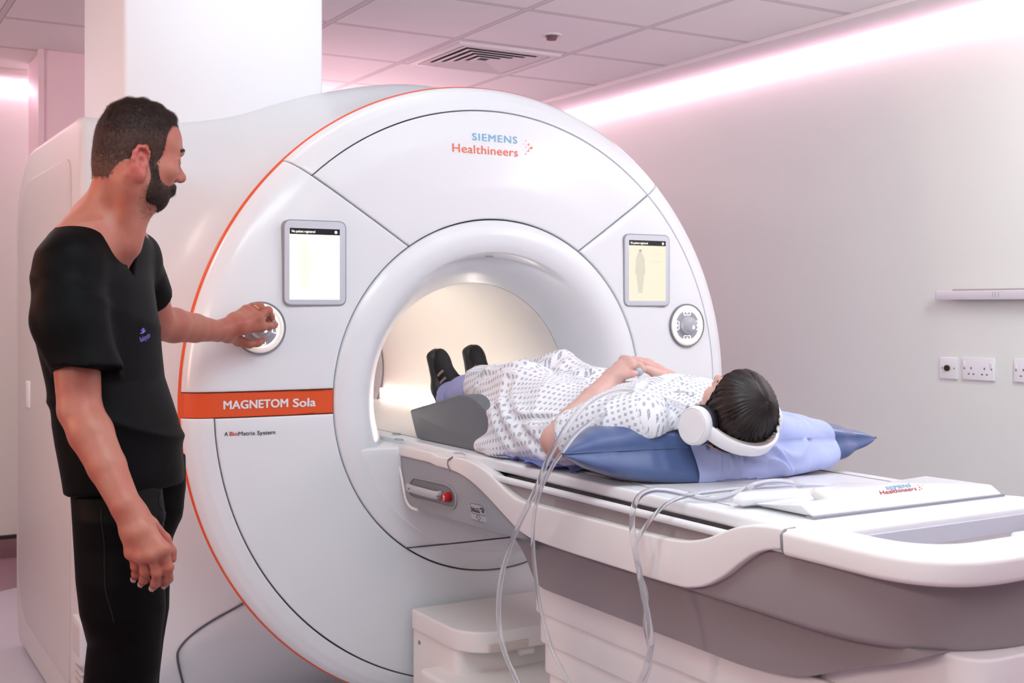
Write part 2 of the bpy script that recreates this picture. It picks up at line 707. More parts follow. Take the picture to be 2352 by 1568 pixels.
# plaster margins round the tile field
struct(box('trim_1', (1.80, FY, CZ - 0.022), (RX - 0.05, BY, CZ), M_margin, bevel=0.002))
struct(box('trim_2', (LX, BY - 0.27, CZ - 0.022), (1.80, BY - 0.05, CZ), M_margin, bevel=0.002))
# coved skirting
M_skirt = mat('mauve vinyl skirting', (0.25, 0.15, 0.17), rough=0.4)
M_dark = mat('dark seam', (0.03, 0.028, 0.03), rough=0.7)
struct(box('baseboard_back', (LX, BY - 0.012, 0), (RX, BY, 0.10), M_skirt, bevel=0.002))
struct(box('baseboard_right', (RX - 0.012, FY, 0), (RX, BY - 0.012, 0.10), M_skirt, bevel=0.002))
struct(box('trim_3', (LX, BY - 0.016, 0.10), (RX, BY, 0.118), M_dark, bevel=0.001))
# boxed column on the scanner and the pilaster behind it
M_colm = mat('column paint', (0.81, 0.835, 0.87), rough=0.6, bump=0.03, bscale=260)
struct(box('trim_4', (-1.005, 0.52, 1.80), (-0.36, 1.14, CZ), M_colm, bevel=0.012))
M_pil = mat('pilaster lining', (0.90, 0.71, 0.76), rough=0.45, bump=0.12, bscale=14, aniso=(6, 6, 0.6))  # pink of the light falling on it is put into this base colour
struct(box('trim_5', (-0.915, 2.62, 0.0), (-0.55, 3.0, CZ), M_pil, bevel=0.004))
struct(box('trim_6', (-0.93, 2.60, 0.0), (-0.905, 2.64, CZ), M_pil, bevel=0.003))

# ---- wall lights
M_led = mat('pink white LED diffuser', (0.9, 0.9, 0.9), emit=(1.0, 0.58, 0.74), estr=13.5)
o = box('strip_light', (RX - 0.022, FY + 0.2, 2.424), (RX - 0.002, BY - 0.03, 2.460), M_led, bevel=0.003)
tag(o, 'glowing pinkish LED strip light along the top of the right wall', 'strip light', 'wall strip lights')
o = box('strip_light', (LX + 0.2, BY - 0.022, 2.424), (RX - 0.06, BY - 0.002, 2.460), M_led, bevel=0.003)
tag(o, 'glowing LED strip light at the top of the back wall behind the pilaster', 'strip light', 'wall strip lights')

# ---- right wall: trunking and sockets
def trunking():
    a = on_x(2170, 678, RX)
    y1 = a[1]
    t = thing('wall_trunking', 'long pale grey horizontal trunking rail on the right wall above the sockets', 'trunking', (RX, y1 - 0.5, a[2]))
    M_al = mat('satin aluminium', (0.72, 0.73, 0.78), rough=0.35, metal=0.15)
    M_sh = mat('grey backing rail', (0.36, 0.35, 0.36), rough=0.5)
    box('front_cover', (RX - 0.055, y1 - 1.6, a[2] - 0.019), (RX - 0.022, y1, a[2] + 0.017), M_al, t, 0.003)
    box('backing_rail', (RX - 0.022, y1 - 1.6, a[2] - 0.020), (RX, y1 - 0.055, a[2] + 0.024), M_sh, t, 0.002)
    box('end_cap', (RX - 0.056, y1, a[2] - 0.020), (RX - 0.020, y1 + 0.003, a[2] + 0.018), mat('bluish cap', (0.55, 0.60, 0.72), rough=0.4), t, 0.001)
    mb = MB()
    for q in (2280, 2286, 2293):
        p = on_x(q, 676, RX - 0.056)
        V, F = tube_vf([(RX - 0.0555, p[1], p[2] - 0.010), (RX - 0.0555, p[1], p[2] + 0.010)], 0.0012, 6)
        mb.add(V, F)
    mb.build('marking', mat('grey print', (0.35, 0.34, 0.36)), t)
    return t
trunking()

M_plate = mat('socket plastic', (0.83, 0.84, 0.88), rough=0.3)
M_hole = mat('socket holes', (0.08, 0.075, 0.08), rough=0.6)
def plate(name, label, cat, c, wid, hgt=0.088):
    t = thing(name, label, cat, (RX, c[1], c[2]))
    box('face_plate', (RX - 0.011, c[1] - wid / 2, c[2] - hgt / 2), (RX, c[1] + wid / 2, c[2] + hgt / 2), M_plate, t, 0.003)
    return t
def hole(bm, y, z, sy, sz):
    add_box(bm, (RX - 0.0112, y, z), (0.001, sy, sz), 0.0)
c = on_x(2182, 845, RX)
t = plate('aerial_socket', 'small square white wall socket with one dark round aerial port', 'socket', c, 0.086)
V, F = tube_vf([(RX - 0.011, c[1] + 0.003, c[2]), (RX - 0.019, c[1] + 0.003, c[2])], 0.0125, 20)
mk('port', V, F, mat('dark brass', (0.05, 0.045, 0.02), rough=0.3, metal=0.6), t)
for s in (-1, 1):
    bm = bmesh.new()
    hole(bm, c[1] + s * 0.03, c[2], 0.006, 0.006)
    bm_obj('screw', bm, mat('screw metal', (0.35, 0.33, 0.33), metal=0.6, rough=0.4), t)

def double_socket(label, c):
    t = plate('double_socket', label, 'socket', c, 0.148, 0.09)
    t['group'] = 'double power sockets'
    for s in (-1, 1):
        y0 = c[1] + s * 0.031
        for q in ((y0, c[2] + 0.002, 0.005, 0.009), (y0 + 0.011, c[2] - 0.021, 0.008, 0.005), (y0 - 0.011, c[2] - 0.021, 0.008, 0.005)):
            bm = bmesh.new()
            hole(bm, *q)
            bm_obj('pin_hole', bm, M_hole, t)
    for s in (-1, 1):
        o = box('switch', (RX - 0.0145, c[1] + s * 0.064 - 0.0055, c[2] + 0.006), (RX - 0.010, c[1] + s * 0.064 + 0.0055, c[2] + 0.028), M_plate, t, 0.0015)
    for s in (-1, 1):
        bm = bmesh.new()
        hole(bm, c[1] + s * 0.063, c[2] + 0.0, 0.005, 0.006)
        bm_obj('switch_mark', bm, M_hole, t)
    return t
c1 = on_x(2250, 847, RX)
double_socket('white double power socket on the right wall beside the aerial socket', c1)
c2 = on_x(2338, 850, RX)
double_socket('white double power socket cut off by the right edge of the photo', (RX, c2[1] - 0.063, c2[2]))

# ---- ceiling: air diffuser and detector
def diffuser():
    x0, x1, y0, y1 = 0.64, 1.24, 1.46, 2.06
    x0, x1, y0, y1 = x0 + 0.03, x1 - 0.03, y0 + 0.03, y1 - 0.03
    t = thing('ceiling_vent', 'square white louvred air vent in the ceiling tiles', 'vent', ((x0 + x1) / 2, (y0 + y1) / 2, CZ))
    mf = mat('vent paint', (0.78, 0.72, 0.74), rough=0.5)
    cx, cy, h = (x0 + x1) / 2, (y0 + y1) / 2, (x1 - x0) / 2
    def frame_ring(ho, hi, z0, z1, nm, m):
        V, F = [], []
        for hh, z in ((ho, z0), (hi, z0), (hi - 0.0, z1), (ho, z1)):
            V += [(cx - hh, cy - hh, z), (cx + hh, cy - hh, z), (cx + hh, cy + hh, z), (cx - hh, cy + hh, z)]
        for r in range(4):
            for k in range(4):
                a, b = r * 4 + k, r * 4 + (k + 1) % 4
                c_, d = ((r + 1) % 4) * 4 + (k + 1) % 4, ((r + 1) % 4) * 4 + k
                F.append((a, b, c_, d))
        return mk(nm, V, F, m, t, sharp=20)
    frame_ring(h, h - 0.035, CZ - 0.012, CZ, 'frame', mf)
    box('backing', (cx - h + 0.02, cy - h + 0.02, CZ - 0.002), (cx + h - 0.02, cy + h - 0.02, CZ - 0.0005), mat('vent shadow', (0.10, 0.06, 0.07), rough=0.9), t, 0)
    hh = h - 0.045
    while hh > 0.03:
        V, F = [], []
        for a, z in ((hh, CZ - 0.010), (hh - 0.030, CZ - 0.003), (hh - 0.032, CZ - 0.005), (hh - 0.002, CZ - 0.013)):
            V += [(cx - a, cy - a, z), (cx + a, cy - a, z), (cx + a, cy + a, z), (cx - a, cy + a, z)]
        for r in range(4):
            for k in range(4):
                F.append((r * 4 + k, r * 4 + (k + 1) % 4, ((r + 1) % 4) * 4 + (k + 1) % 4, ((r + 1) % 4) * 4 + k))
        mk('louvre', V, F, mf, t, sharp=20)
        hh -= 0.042
diffuser()
p = on_z(1267, 80, CZ)
t = thing('ceiling_detector', 'small round dark-centred detector set in a ceiling tile', 'detector', (p[0], p[1], CZ))
V, F = tube_vf([(p[0], p[1], CZ), (p[0], p[1], CZ - 0.006)], 0.045, 24)
mk('base_plate', V, F, M_margin, t)
V, F = tube_vf([(p[0], p[1], CZ - 0.006), (p[0], p[1], CZ - 0.022)], [0.030, 0.022], 20)
mk('sensor', V, F, mat('brown plastic', (0.16, 0.08, 0.09), rough=0.5), t)
# ---------------------------------------------------------------- the scanner
ZC = 1.03                       # bore axis height
S = thing('mri_scanner', 'large round white MRI scanner with an orange rim and lit bore', 'scanner', (0, 0.8, 0))
M_body = mat('scanner side cover', (0.70, 0.72, 0.75), rough=0.38, coat=0.1)
M_back = mat('panel gap', (0.10, 0.10, 0.12), rough=0.8)
M_orange = mat('orange trim', (0.80, 0.10, 0.025), rough=0.35)
M_beige = mat('bore liner', (0.90, 0.86, 0.825), rough=0.45)
M_grey = mat('grey bezel', (0.62, 0.65, 0.72), rough=0.35)

YR = [(0.0, -0.02), (0.54, -0.020), (0.65, -0.018), (0.80, -0.009), (0.875, 0.002), (0.915, 0.014), (0.940, 0.030), (0.953, 0.048), (0.957, 0.062)]
def yf(r):
    return float(np.interp(r, [a for a, _ in YR], [b for _, b in YR]))
def polar(r, ph, y):
    return (r * math.cos(ph), y, ZC + r * math.sin(ph))

def panel(name, r0, r1, f0, f1, m, nr=26, npz=60, gap=0.0024, dy=0.0, lip=True):
    """a moulded cover between two radii and two angle curves, edges turned in"""
    g = gap
    rs = [(r0 + g, 0.020), (r0 + g, 0.0035), (r0 + g + 0.0012, 0.0008), (r0 + g + 0.004, 0)] + \
         [(r, 0) for r in np.linspace(r0 + g + 0.01, r1 - g - 0.01, nr)] + \
         [(r1 - g - 0.004, 0), (r1 - g - 0.0012, 0.0008), (r1 - g, 0.0035), (r1 - g, 0.020)]
    ed = [(0.0, 0.020), (0.0, 0.0035), (0.0012, 0.0008), (0.004, 0)]
    V = []
    nph = None
    for r, oy in rs:
        rr = min(max(r, r0), r1)
        a, b = f0(rr), f1(rr)
        ga = g / rr * (1 if b > a else -1)
        a, b = a + ga, b - ga
        sg = 1 if b > a else -1
        ph = [(a + sg * e / rr, o) for e, o in ed] + [(a + (b - a) * t, 0) for t in np.linspace(0.012, 0.988, npz)] + [(b - sg * e / rr, o) for e, o in ed[::-1]]
        nph = len(ph)
        for p, o in ph:
            V.append(polar(r, p, yf(rr) + max(oy, o) + dy))
    F = []
    for j in range(len(rs) - 1):
        for i in range(nph - 1):
            q = (j * nph + i, j * nph + i + 1, (j + 1) * nph + i + 1, (j + 1) * nph + i)
            F.append(q)
    bm = bmesh.new()
    vs = [bm.verts.new(p) for p in V]
    for f in F:
        bm.faces.new([vs[i] for i in f])
    bmesh.ops.recalc_face_normals(bm, faces=bm.faces)
    # face the viewer
    tot = sum(f.normal.y * f.calc_area() for f in bm.faces)
    if tot > 0:
        bmesh.ops.reverse_faces(bm, faces=bm.faces)
    bmesh.ops.translate(bm, verts=bm.verts, vec=Vector(-wloc(S)))
    me = bpy.data.meshes.new(name)
    bm.to_mesh(me); bm.free()
    return link_mesh(name, me, m, S, 60)

# diagonal seams: lines (x,z) from (±.305,.451) to (±.662,.686)
def diag(r):
    # solve |(x,z)|=r on the line
    x0, z0, x1, z1 = 0.300, 0.449, 0.662, 0.690
    lo, hi = -0.5, 1.8
    for _ in range(50):
        t = (lo + hi) / 2
        if math.hypot(x0 + (x1 - x0) * t, z0 + (z1 - z0) * t) < r: lo = t
        else: hi = t
    return math.atan2(z0 + (z1 - z0) * t, x0 + (x1 - x0) * t)
fR = lambda r: diag(r)
fL = lambda r: PI - diag(r)
ZB1, ZB0 = 0.035, -0.033        # orange band, relative to the axis
fB1 = lambda r: PI - math.asin(ZB1 / r)
fB0 = lambda r: PI - math.asin(ZB0 / r)
full_lo = lambda r: 2 * PI + diag(r)
R1, R0 = 0.957, 0.54
RS = 0.878
panel('top_panel', R0, RS, fR, fL, M_white, 20, 90)
panel('top_rim', RS, R1, fR, fL, M_white, 12, 90, gap=0.0012)
panel('control_panel', R0, R1, fL, fB1, M_white, 30, 40)
panel('lower_panel', R0, RS, fB0, full_lo, M_white, 20, 160)
panel('lower_rim', RS, R1, fB0, full_lo, M_white, 12, 160, gap=0.0016)
panel('name_band', R0, R1, fB1, fB0, M_orange, 26, 10, gap=0.0, dy=0.004)
# dark carrier behind the covers
V, F = [], []
prof = [(0.50, 0.02), (0.545, 0.004), (0.70, 0.004), (0.87, 0.017), (0.93, 0.046), (0.95, 0.070), (0.95, 0.10)]
n = 160
for r, y in prof:
    for k in range(n):
        V.append(polar(r, 2 * PI * k / n, y))
for j in range(len(prof) - 1):
    for k in range(n):
        F.append((j * n + k, (j + 1) * n + k, (j + 1) * n + (k + 1) % n, j * n + (k + 1) % n))
mk('panel_carrier', V, F, M_back, S, sharp=40)
# orange edge trim all round
V, F = [], []
prof = [(0.955, 0.060), (0.9585, 0.064), (0.9600, 0.070), (0.9590, 0.077), (0.952, 0.080)]
n = 240
for r, y in prof:
    for k in range(n):
        V.append(polar(r, 2 * PI * k / n, y))
for j in range(len(prof) - 1):
    for k in range(n):
        F.append((j * n + k, (j + 1) * n + k, (j + 1) * n + (k + 1) % n, j * n + (k + 1) % n))
mk('orange_trim', V, F, M_orange, S, sharp=0)

# ---- funnel round the bore, with the scooped crescent on top
FP = [(0.5385, 0.0), (0.5385, -0.012), (0.536, -0.0185), (0.53, -0.022), (0.515, -0.028), (0.49, -0.032), (0.465, -0.029), (0.445, -0.020), (0.428, -0.006), (0.412, 0.012),
      (0.397, 0.034), (0.384, 0.058), (0.372, 0.084), (0.362, 0.108), (0.354, 0.128), (0.349, 0.142)]
fp = spline([np.array(p) for p in FP], 5)
n = 220
V, F = [], []
for j, (r, y) in enumerate(fp):
    for k in range(n):
        ph = 2 * PI * k / n
        d = 0.0
        a = abs(ph - PI / 2) / math.radians(37)
        rr = r
        if a < 1:
            g = (1 - a * a) ** 1.0
            t = (0.436 - r) / 0.087
            if t > 0:
                s = min(1, t / 0.10) * (1 - min(1, t)) ** 1.1
                d = 0.050 * g * s
        V.append(polar(rr, ph, y + d))
for j in range(len(fp) - 1):
    for k in range(n):
        F.append((j * n + k, (j + 1) * n + k, (j + 1) * n + (k + 1) % n, j * n + (k + 1) % n))
mk('bore_funnel', V, F, M_white, S, sharp=50)
# small sensor slot in the scoop
c = on_y(1125, 589, -0.012)
box('sensor_slot', c - np.array([0.012, 0.003, 0.002]), c + np.array([0.012, 0.006, 0.003]), mat('slot grey', (0.25, 0.25, 0.28)), S, 0.001)
# liner
prof = [(0.349, 0.1445), (0.346, 0.150), (0.346, 0.9), (0.346, 1.55), (0.36, 1.63)]
n = 128
V, F = [], []
for r, y in prof:
    for k in range(n):
        V.append(polar(r, 2 * PI * k / n, y))
for j in range(len(prof) - 1):
    for k in range(n):
        F.append((j * n + k, (j + 1) * n + k, (j + 1) * n + (k + 1) % n, j * n + (k + 1) % n))
mk('bore_liner', V, F, M_beige, S, sharp=40)
M_bl = mat('warm bore light', (1, 0.95, 0.85), emit=(1.0, 0.90, 0.79), estr=7.5)
for s in (-1, 1):
    box('bore_light', (s * 0.326 - 0.006, 0.35, 0.905), (s * 0.326 + 0.006, 1.58, 0.945), M_bl, S, 0.004)
# sill closing the bottom of the funnel
pts = []
for k in range(41):
    a = math.radians(-196 + 212 * k / 40)
    x, z = 0.487 * math.cos(a), ZC + 0.487 * math.sin(a)
    if z <= 0.8925:
        pts.append((x, z))
pts = [(-0.467, 0.8925)] + pts + [(0.467, 0.8925)] if pts[0][0] < 0 else pts
prism('bore_sill', pts, 'y', -0.0345, 0.30, M_white, S, 0.012)
def groove(name, pts, rad=0.0022, m=M_back, parent=S):
    return tube(name, pts, rad, m, parent, 6)
groove('panel_seam', [(-0.32, -0.031, 0.591), (-0.15, -0.0345, 0.589), (0.1, -0.0345, 0.588), (0.32, -0.031, 0.591)])

# ---- body behind: a drum that flares into the cabinet
OUT = round_poly([(-1.12, 0.02), (-1.12, 1.875), (-0.84, 1.878)], [0.02, 0.06, 0.15], 6)[:-7]
arch = spline([(-0.84, 1.880), (-0.66, 1.916), (-0.377, 2.012), (-0.04, 2.072), (0.28, 2.03), (0.56, 1.88), (0.78, 1.66), (0.90, 1.40), (0.935, 1.10), (0.94, 0.8)], 8)
OUT = [np.array(p) for p in OUT] + [np.array(p) for p in arch] + [np.array([0.94, 0.02])]
def ray_out(ph):
    d = np.array([math.cos(ph), math.sin(ph)])
    best = 0.95
    N = len(OUT)
    c = np.array([0, ZC])
    for i in range(N):
        a, b = OUT[i] - c, OUT[(i + 1) % N] - c
        e = b - a
        det = d[0] * -e[1] + d[1] * e[0]
        if abs(det) < 1e-12: continue
        t = (a[0] * -e[1] + a[1] * e[0]) / det
        u = (d[0] * a[1] - d[1] * a[0]) / det
        if t > 0 and -1e-6 <= u <= 1 + 1e-6:
            best = t
    return best
n = 360
RB = [ray_out(2 * PI * k / n) for k in range(n)]
prof = [(0.076, 0.0), (0.14, 0.012), (0.21, 0.05), (0.28, 0.13), (0.34, 0.27), (0.39, 0.47), (0.43, 0.70), (0.47, 0.87), (0.50, 0.95), (0.54, 0.99), (0.58, 1.0), (0.9, 1.0), (1.2, 1.0), (1.66, 1.0), (1.70, 0.985)]
def body_pt(ph_i, y):
    ys = [a for a, _ in prof]; ss = [b for _, b in prof]
    s = float(np.interp(y, ys, ss))
    return 0.950 + (RB[ph_i % n] - 0.950) * s
V, F = [], []
for y, s in prof:
    for k in range(n):
        V.append(polar(0.950 + (RB[k] - 0.950) * s, 2 * PI * k / n, y))
NB = len(prof)
for k in range(n):
    V.append(polar(0.362, 2 * PI * k / n, 1.70))
for k in range(n):
    V.append(polar(0.352, 2 * PI * k / n, 1.62))
for j in range(NB + 1):
    for k in range(n):
        F.append((j * n + k, (j + 1) * n + k, (j + 1) * n + (k + 1) % n, j * n + (k + 1) % n))
mk('body_cover', V, F, M_body, S, sharp=45)
def on_body(px, py):
    """first hit of the pixel ray with the body loft"""
    w = 2.7
    while w < 5:
        p = at(px, py, w)
        y = p[1]
        if y > 0.076:
            ph = math.atan2(p[2] - ZC, p[0])
            k = int(round(ph / (2 * PI) * n)) % n
            if math.hypot(p[0], p[2] - ZC) < body_pt(k, y) + 0.0015:
                return p + (CAM - p) / np.linalg.norm(CAM - p) * 0.006
        w += 0.004
    return p
line = [on_body(*q) for q in [(566, 1381), (540, 1396), (505, 1415), (470, 1436), (440, 1458), (420, 1478), (409, 1496), (408, 1512), (412, 1535), (420, 1568)]]
line = spline(line, 4) + [line[-1] + (line[-1] - line[-2]) * k for k in (1, 2, 3)]
groove('panel_seam', line, 0.0035)

# ---- left side cover with inset panel, handle recess and slots
oy = round_poly([(0.50, 0.012), (0.47, 1.872), (1.50, 1.872), (1.76, 1.70), (1.76, 0.20), (1.70, 0.012)], [0.03, 0.07, 0.16, 0.16, 0.14, 0.05], 7)
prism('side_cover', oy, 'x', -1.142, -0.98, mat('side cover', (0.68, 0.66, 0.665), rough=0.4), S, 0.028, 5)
iy = round_poly([(0.62, 0.14), (0.60, 1.76), (1.46, 1.76), (1.66, 1.63), (1.66, 0.26), (1.52, 0.14)], [0.03, 0.08, 0.12, 0.12, 0.12, 0.12], 7)
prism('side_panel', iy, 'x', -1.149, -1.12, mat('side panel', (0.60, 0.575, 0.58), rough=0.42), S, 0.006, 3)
h = on_x(178, 1470, -1.15)
M_rec = mat('handle recess', (0.62, 0.58, 0.58), rough=0.5)
hp = round_poly([(h[1] - 0.07, h[2] - 0.065), (h[1] - 0.07, h[2] + 0.065), (h[1] + 0.07, h[2] + 0.065), (h[1] + 0.07, h[2] - 0.065)], 0.02, 5)
prism('handle_frame', hp, 'x', -1.154, -1.13, M_body, S, 0.004)
hp = round_poly([(h[1] - 0.05, h[2] - 0.04), (h[1] - 0.05, h[2] + 0.05), (h[1] + 0.05, h[2] + 0.05), (h[1] + 0.05, h[2] - 0.04)], 0.015, 5)
prism('handle_recess', hp, 'x', -1.156, -1.14, M_rec, S, 0.002)
for k in range(6):
    z = h[2] - 0.09 - 0.02 * k
    box('vent_slot', (-1.152, h[1] - 0.06, z), (-1.14, h[1] + 0.06, z + 0.006), M_rec, S, 0.002)
# pale grip slit on the far edge of the side cover
g = on_x(64, 905, -1.15)
box('grip_slit', (-1.155, g[1] - 0.05, g[2] - 0.05), (-1.14, g[1] + 0.03, g[2] + 0.05), M_white, S, 0.01)

# ---- lettering
M_blue = mat('logo blue', (0.20, 0.50, 0.72), rough=0.4)
M_lorg = mat('logo orange', (0.90, 0.16, 0.06), rough=0.4)
M_lwht = mat('lettering white', (0.85, 0.85, 0.88), rough=0.4)
M_lblk = mat('lettering black', (0.03, 0.03, 0.035), rough=0.4)
M_lred = mat('lettering red', (0.55, 0.03, 0.03), rough=0.4)
def front_text(name, s, pl, pr, cap, m, Y, bold=0.0, parent=S, space=1.0):
    a, b = on_y(*pl, Y), on_y(*pr, Y)
    z = (a[2] + b[2]) / 2
    w = b[0] - a[0]
    dep = ((a - CAM) @ FWD + (b - CAM) @ FWD) / 2
    hgt = cap * dep / FPX
    dy = 0.004 if 'name' in name else 0.0
    wp = lambda p: np.array([p[0], yf(math.hypot(p[0], p[2] - ZC)) + dy - 0.0006 + (p[1] - Y), p[2]])
    return text_mesh(name, s, hgt / 0.73, (a[0], Y, z), (1, 0, 0), (0, 0, 1), m, parent, bold=bold, fit=(w, hgt), space=space, warp=wp)
yl = yf(0.71) - 0.0012
front_text('logo_lettering', 'SIEMENS', (1087, 321.7), (1190, 328.7), 17.2, M_blue, yl, 0.022, space=1.15)
front_text('logo_lettering', 'Healthineers', (1040.8, 348.4), (1190.6, 359.3), 20.4, M_lorg, yl, 0.008, space=1.05)
for x, y, r in ((1627, 417, 10), (1576, 473, 7), (1525, 528, 5), (1627, 537, 10), (1678, 482, 15), (1728, 545, 21), (1576, 592, 7), (1678, 600, 15), (1627, 655, 11)):
    c = on_y(1000 + x / 7.84, 270 + y / 7.84, yl)
    rr = r / 7.84 * 3.62 / FPX * 1.12
    V = [(c[0] + rr * math.cos(a), yl - 0.0006, c[2] + rr * math.sin(a)) for a in np.linspace(0, 2 * PI, 18, endpoint=False)]
    mk('logo_dot', V, [tuple(range(18))[::-1]], M_lorg, S)
yb = yf(0.75) + 0.004 - 0.0014
front_text('name_lettering', 'MAGNETOM', (516.7, 939.3), (660, 934.2), 19.5, M_lwht, yb, 0.050)
front_text('name_lettering', 'Sola', (672, 933.6), (722.6, 932), 19.5, M_lwht, yb, 0.050)
ys_ = yf(0.75) - 0.0012
front_text('subtitle_lettering', 'A', (518.3, 1001.8), (526, 1001.4), 9.6, M_lblk, ys_, 0.012)
front_text('subtitle_lettering', 'Bio', (530, 1001.2), (548, 1000.3), 9.6, M_lred, ys_, 0.02)
front_text('subtitle_lettering', 'Matrix', (549.3, 1000.3), (586.6, 998.6), 9.6, M_lblk, ys_, 0.012)
front_text('subtitle_lettering', 'System', (591, 998.4), (631.7, 996.4), 9.6, M_lblk, ys_, 0.012)

# ---- touch screens
M_scr_l = mat('lit display', (0.1, 0.1, 0.1), emit=(1.0, 0.985, 0.90), estr=0.93)
M_scr_r = mat('lit display dim', (0.1, 0.1, 0.1), emit=(1.0, 0.90, 0.68), estr=0.80)
M_scr_d = mat('display header', (0.02, 0.02, 0.025), rough=0.2)
M_scr_t = mat('display lettering', (0.1, 0.1, 0.1), emit=(1, 0.98, 0.88), estr=1.0)
M_fig_l = mat('display figure', (0.1, 0.1, 0.1), emit=(0.97, 0.94, 0.84), estr=0.84)
M_fig_r = mat('display figure dim', (0.1, 0.1, 0.1), emit=(0.76, 0.70, 0.56), estr=0.80)
M_ink = mat('display ink', (0.30, 0.27, 0.20))
def rrect(cx, cz, w, h, r, n=6):
    return round_poly([(cx - w / 2, cz - h / 2), (cx - w / 2, cz + h / 2), (cx + w / 2, cz + h / 2), (cx + w / 2, cz - h / 2)], r, n)
def flat(name, poly, y, m, parent):
    return mk(name, [(x, y, z) for x, z in poly], [tuple(range(len(poly)))], m, parent, smooth=False)
def screen(fr, sc, m, mfig):
    Y = -0.0205
    def rect(x0, y0, x1, y1):
        a, b = on_y(x0, (y0 + y1) / 2, Y), on_y(x1, (y0 + y1) / 2, Y)
        xm = (x0 + x1) / 2
        zt, zb = on_y(xm, y0, Y)[2], on_y(xm, y1, Y)[2]
        return (a[0] + b[0]) / 2, (zt + zb) / 2, b[0] - a[0], zt - zb
    cx, cz, w, h = rect(*fr)
    t = prism('screen_bezel', rrect(cx, cz, w, h, 0.022, 8), 'y', Y - 0.004, Y + 0.02, M_grey, S, 0.0025)
    prism('screen_gap', rrect(cx, cz, w + 0.006, h + 0.006, 0.024, 8), 'y', Y - 0.0012, Y + 0.02, mat('bezel gap', (0.30, 0.31, 0.35)), S, 0.0008)
    cx, cz, w, h = rect(*sc)
    y = Y - 0.0046
    d = prism('display', [(cx - w / 2, cz - h / 2), (cx - w / 2, cz + h / 2), (cx + w / 2, cz + h / 2), (cx + w / 2, cz - h / 2)], 'y', y, y + 0.01, m, S)
    y -= 0.0005
    hh = h * 0.085
    flat('header_bar', [(cx - w / 2, cz + h / 2 - hh), (cx + w / 2, cz + h / 2 - hh), (cx + w / 2, cz + h / 2), (cx - w / 2, cz + h / 2)], y, M_scr_d, d)
    text_mesh('header_lettering', 'No patient registered', 0.01, (cx - w * 0.46, y, cz + h / 2 - hh * 0.72), (1, 0, 0), (0, 0, 1), M_scr_t, d, bold=0.03, fit=(w * 0.46, hh * 0.42))
    V = [(cx + w * 0.42 + hh * 0.26 * math.cos(a), y - 0.0004, cz + h / 2 - hh * 0.52 + hh * 0.26 * math.sin(a)) for a in np.linspace(0, 2 * PI, 16, endpoint=False)]
    mk('status_icon', V, [tuple(range(16))[::-1]], M_scr_t, d)
    # patient figure
    fx, ft, fb = cx - w * 0.20, cz + h * 0.345, cz - h * 0.37
    H = ft - fb
    pr = [(0.0, 1.0), (0.035, 0.985), (0.042, 0.94), (0.03, 0.89), (0.022, 0.865), (0.045, 0.845), (0.10, 0.825), (0.125, 0.79), (0.13, 0.70), (0.14, 0.56), (0.145, 0.46), (0.13, 0.42),
          (0.118, 0.47), (0.105, 0.60), (0.095, 0.68), (0.085, 0.58), (0.088, 0.48), (0.072, 0.25), (0.05, 0.05), (0.055, 0.0), (0.012, 0.0), (0.01, 0.2), (0.004, 0.42)]
    poly = [(fx + H * a, fb + H * b) for a, b in pr] + [(fx - H * a, fb + H * b) for a, b in pr[::-1] if a > 0.001]
    bm = bmesh.new()
    f = bm.faces.new([bm.verts.new((x, y, z)) for x, z in poly])
    bmesh.ops.triangulate(bm, faces=[f])
    bm_obj('patient_figure', bm, mfig, d)
    hair = [(fx + H * 0.043 * math.cos(a), fb + H * (0.955 + 0.048 * math.sin(a))) for a in np.linspace(0.2, PI - 0.2, 10)]
    flat('figure_hair', hair, y - 0.0003, M_ink if mfig is M_fig_r else mfig, d)
    for k, (xx, zz, ww, s) in enumerate(((0.18, 0.20, 0.22, '486 mm'), (0.12, 0.075, 0.24, 'HF Supine'))):
        text_mesh('display_lettering', s, 0.006, (cx + w * xx, y, cz + h * (zz + 0.07)), (1, 0, 0), (0, 0, 1), mfig, d, bold=0.005, fit=(w * ww, h * 0.018))
    return d
screen((653, 508, 793, 700), (664, 525, 779, 688), M_scr_l, M_fig_l)
screen((1434, 540, 1536, 702), (1443, 552.5, 1527, 691), M_scr_r, M_fig_r)

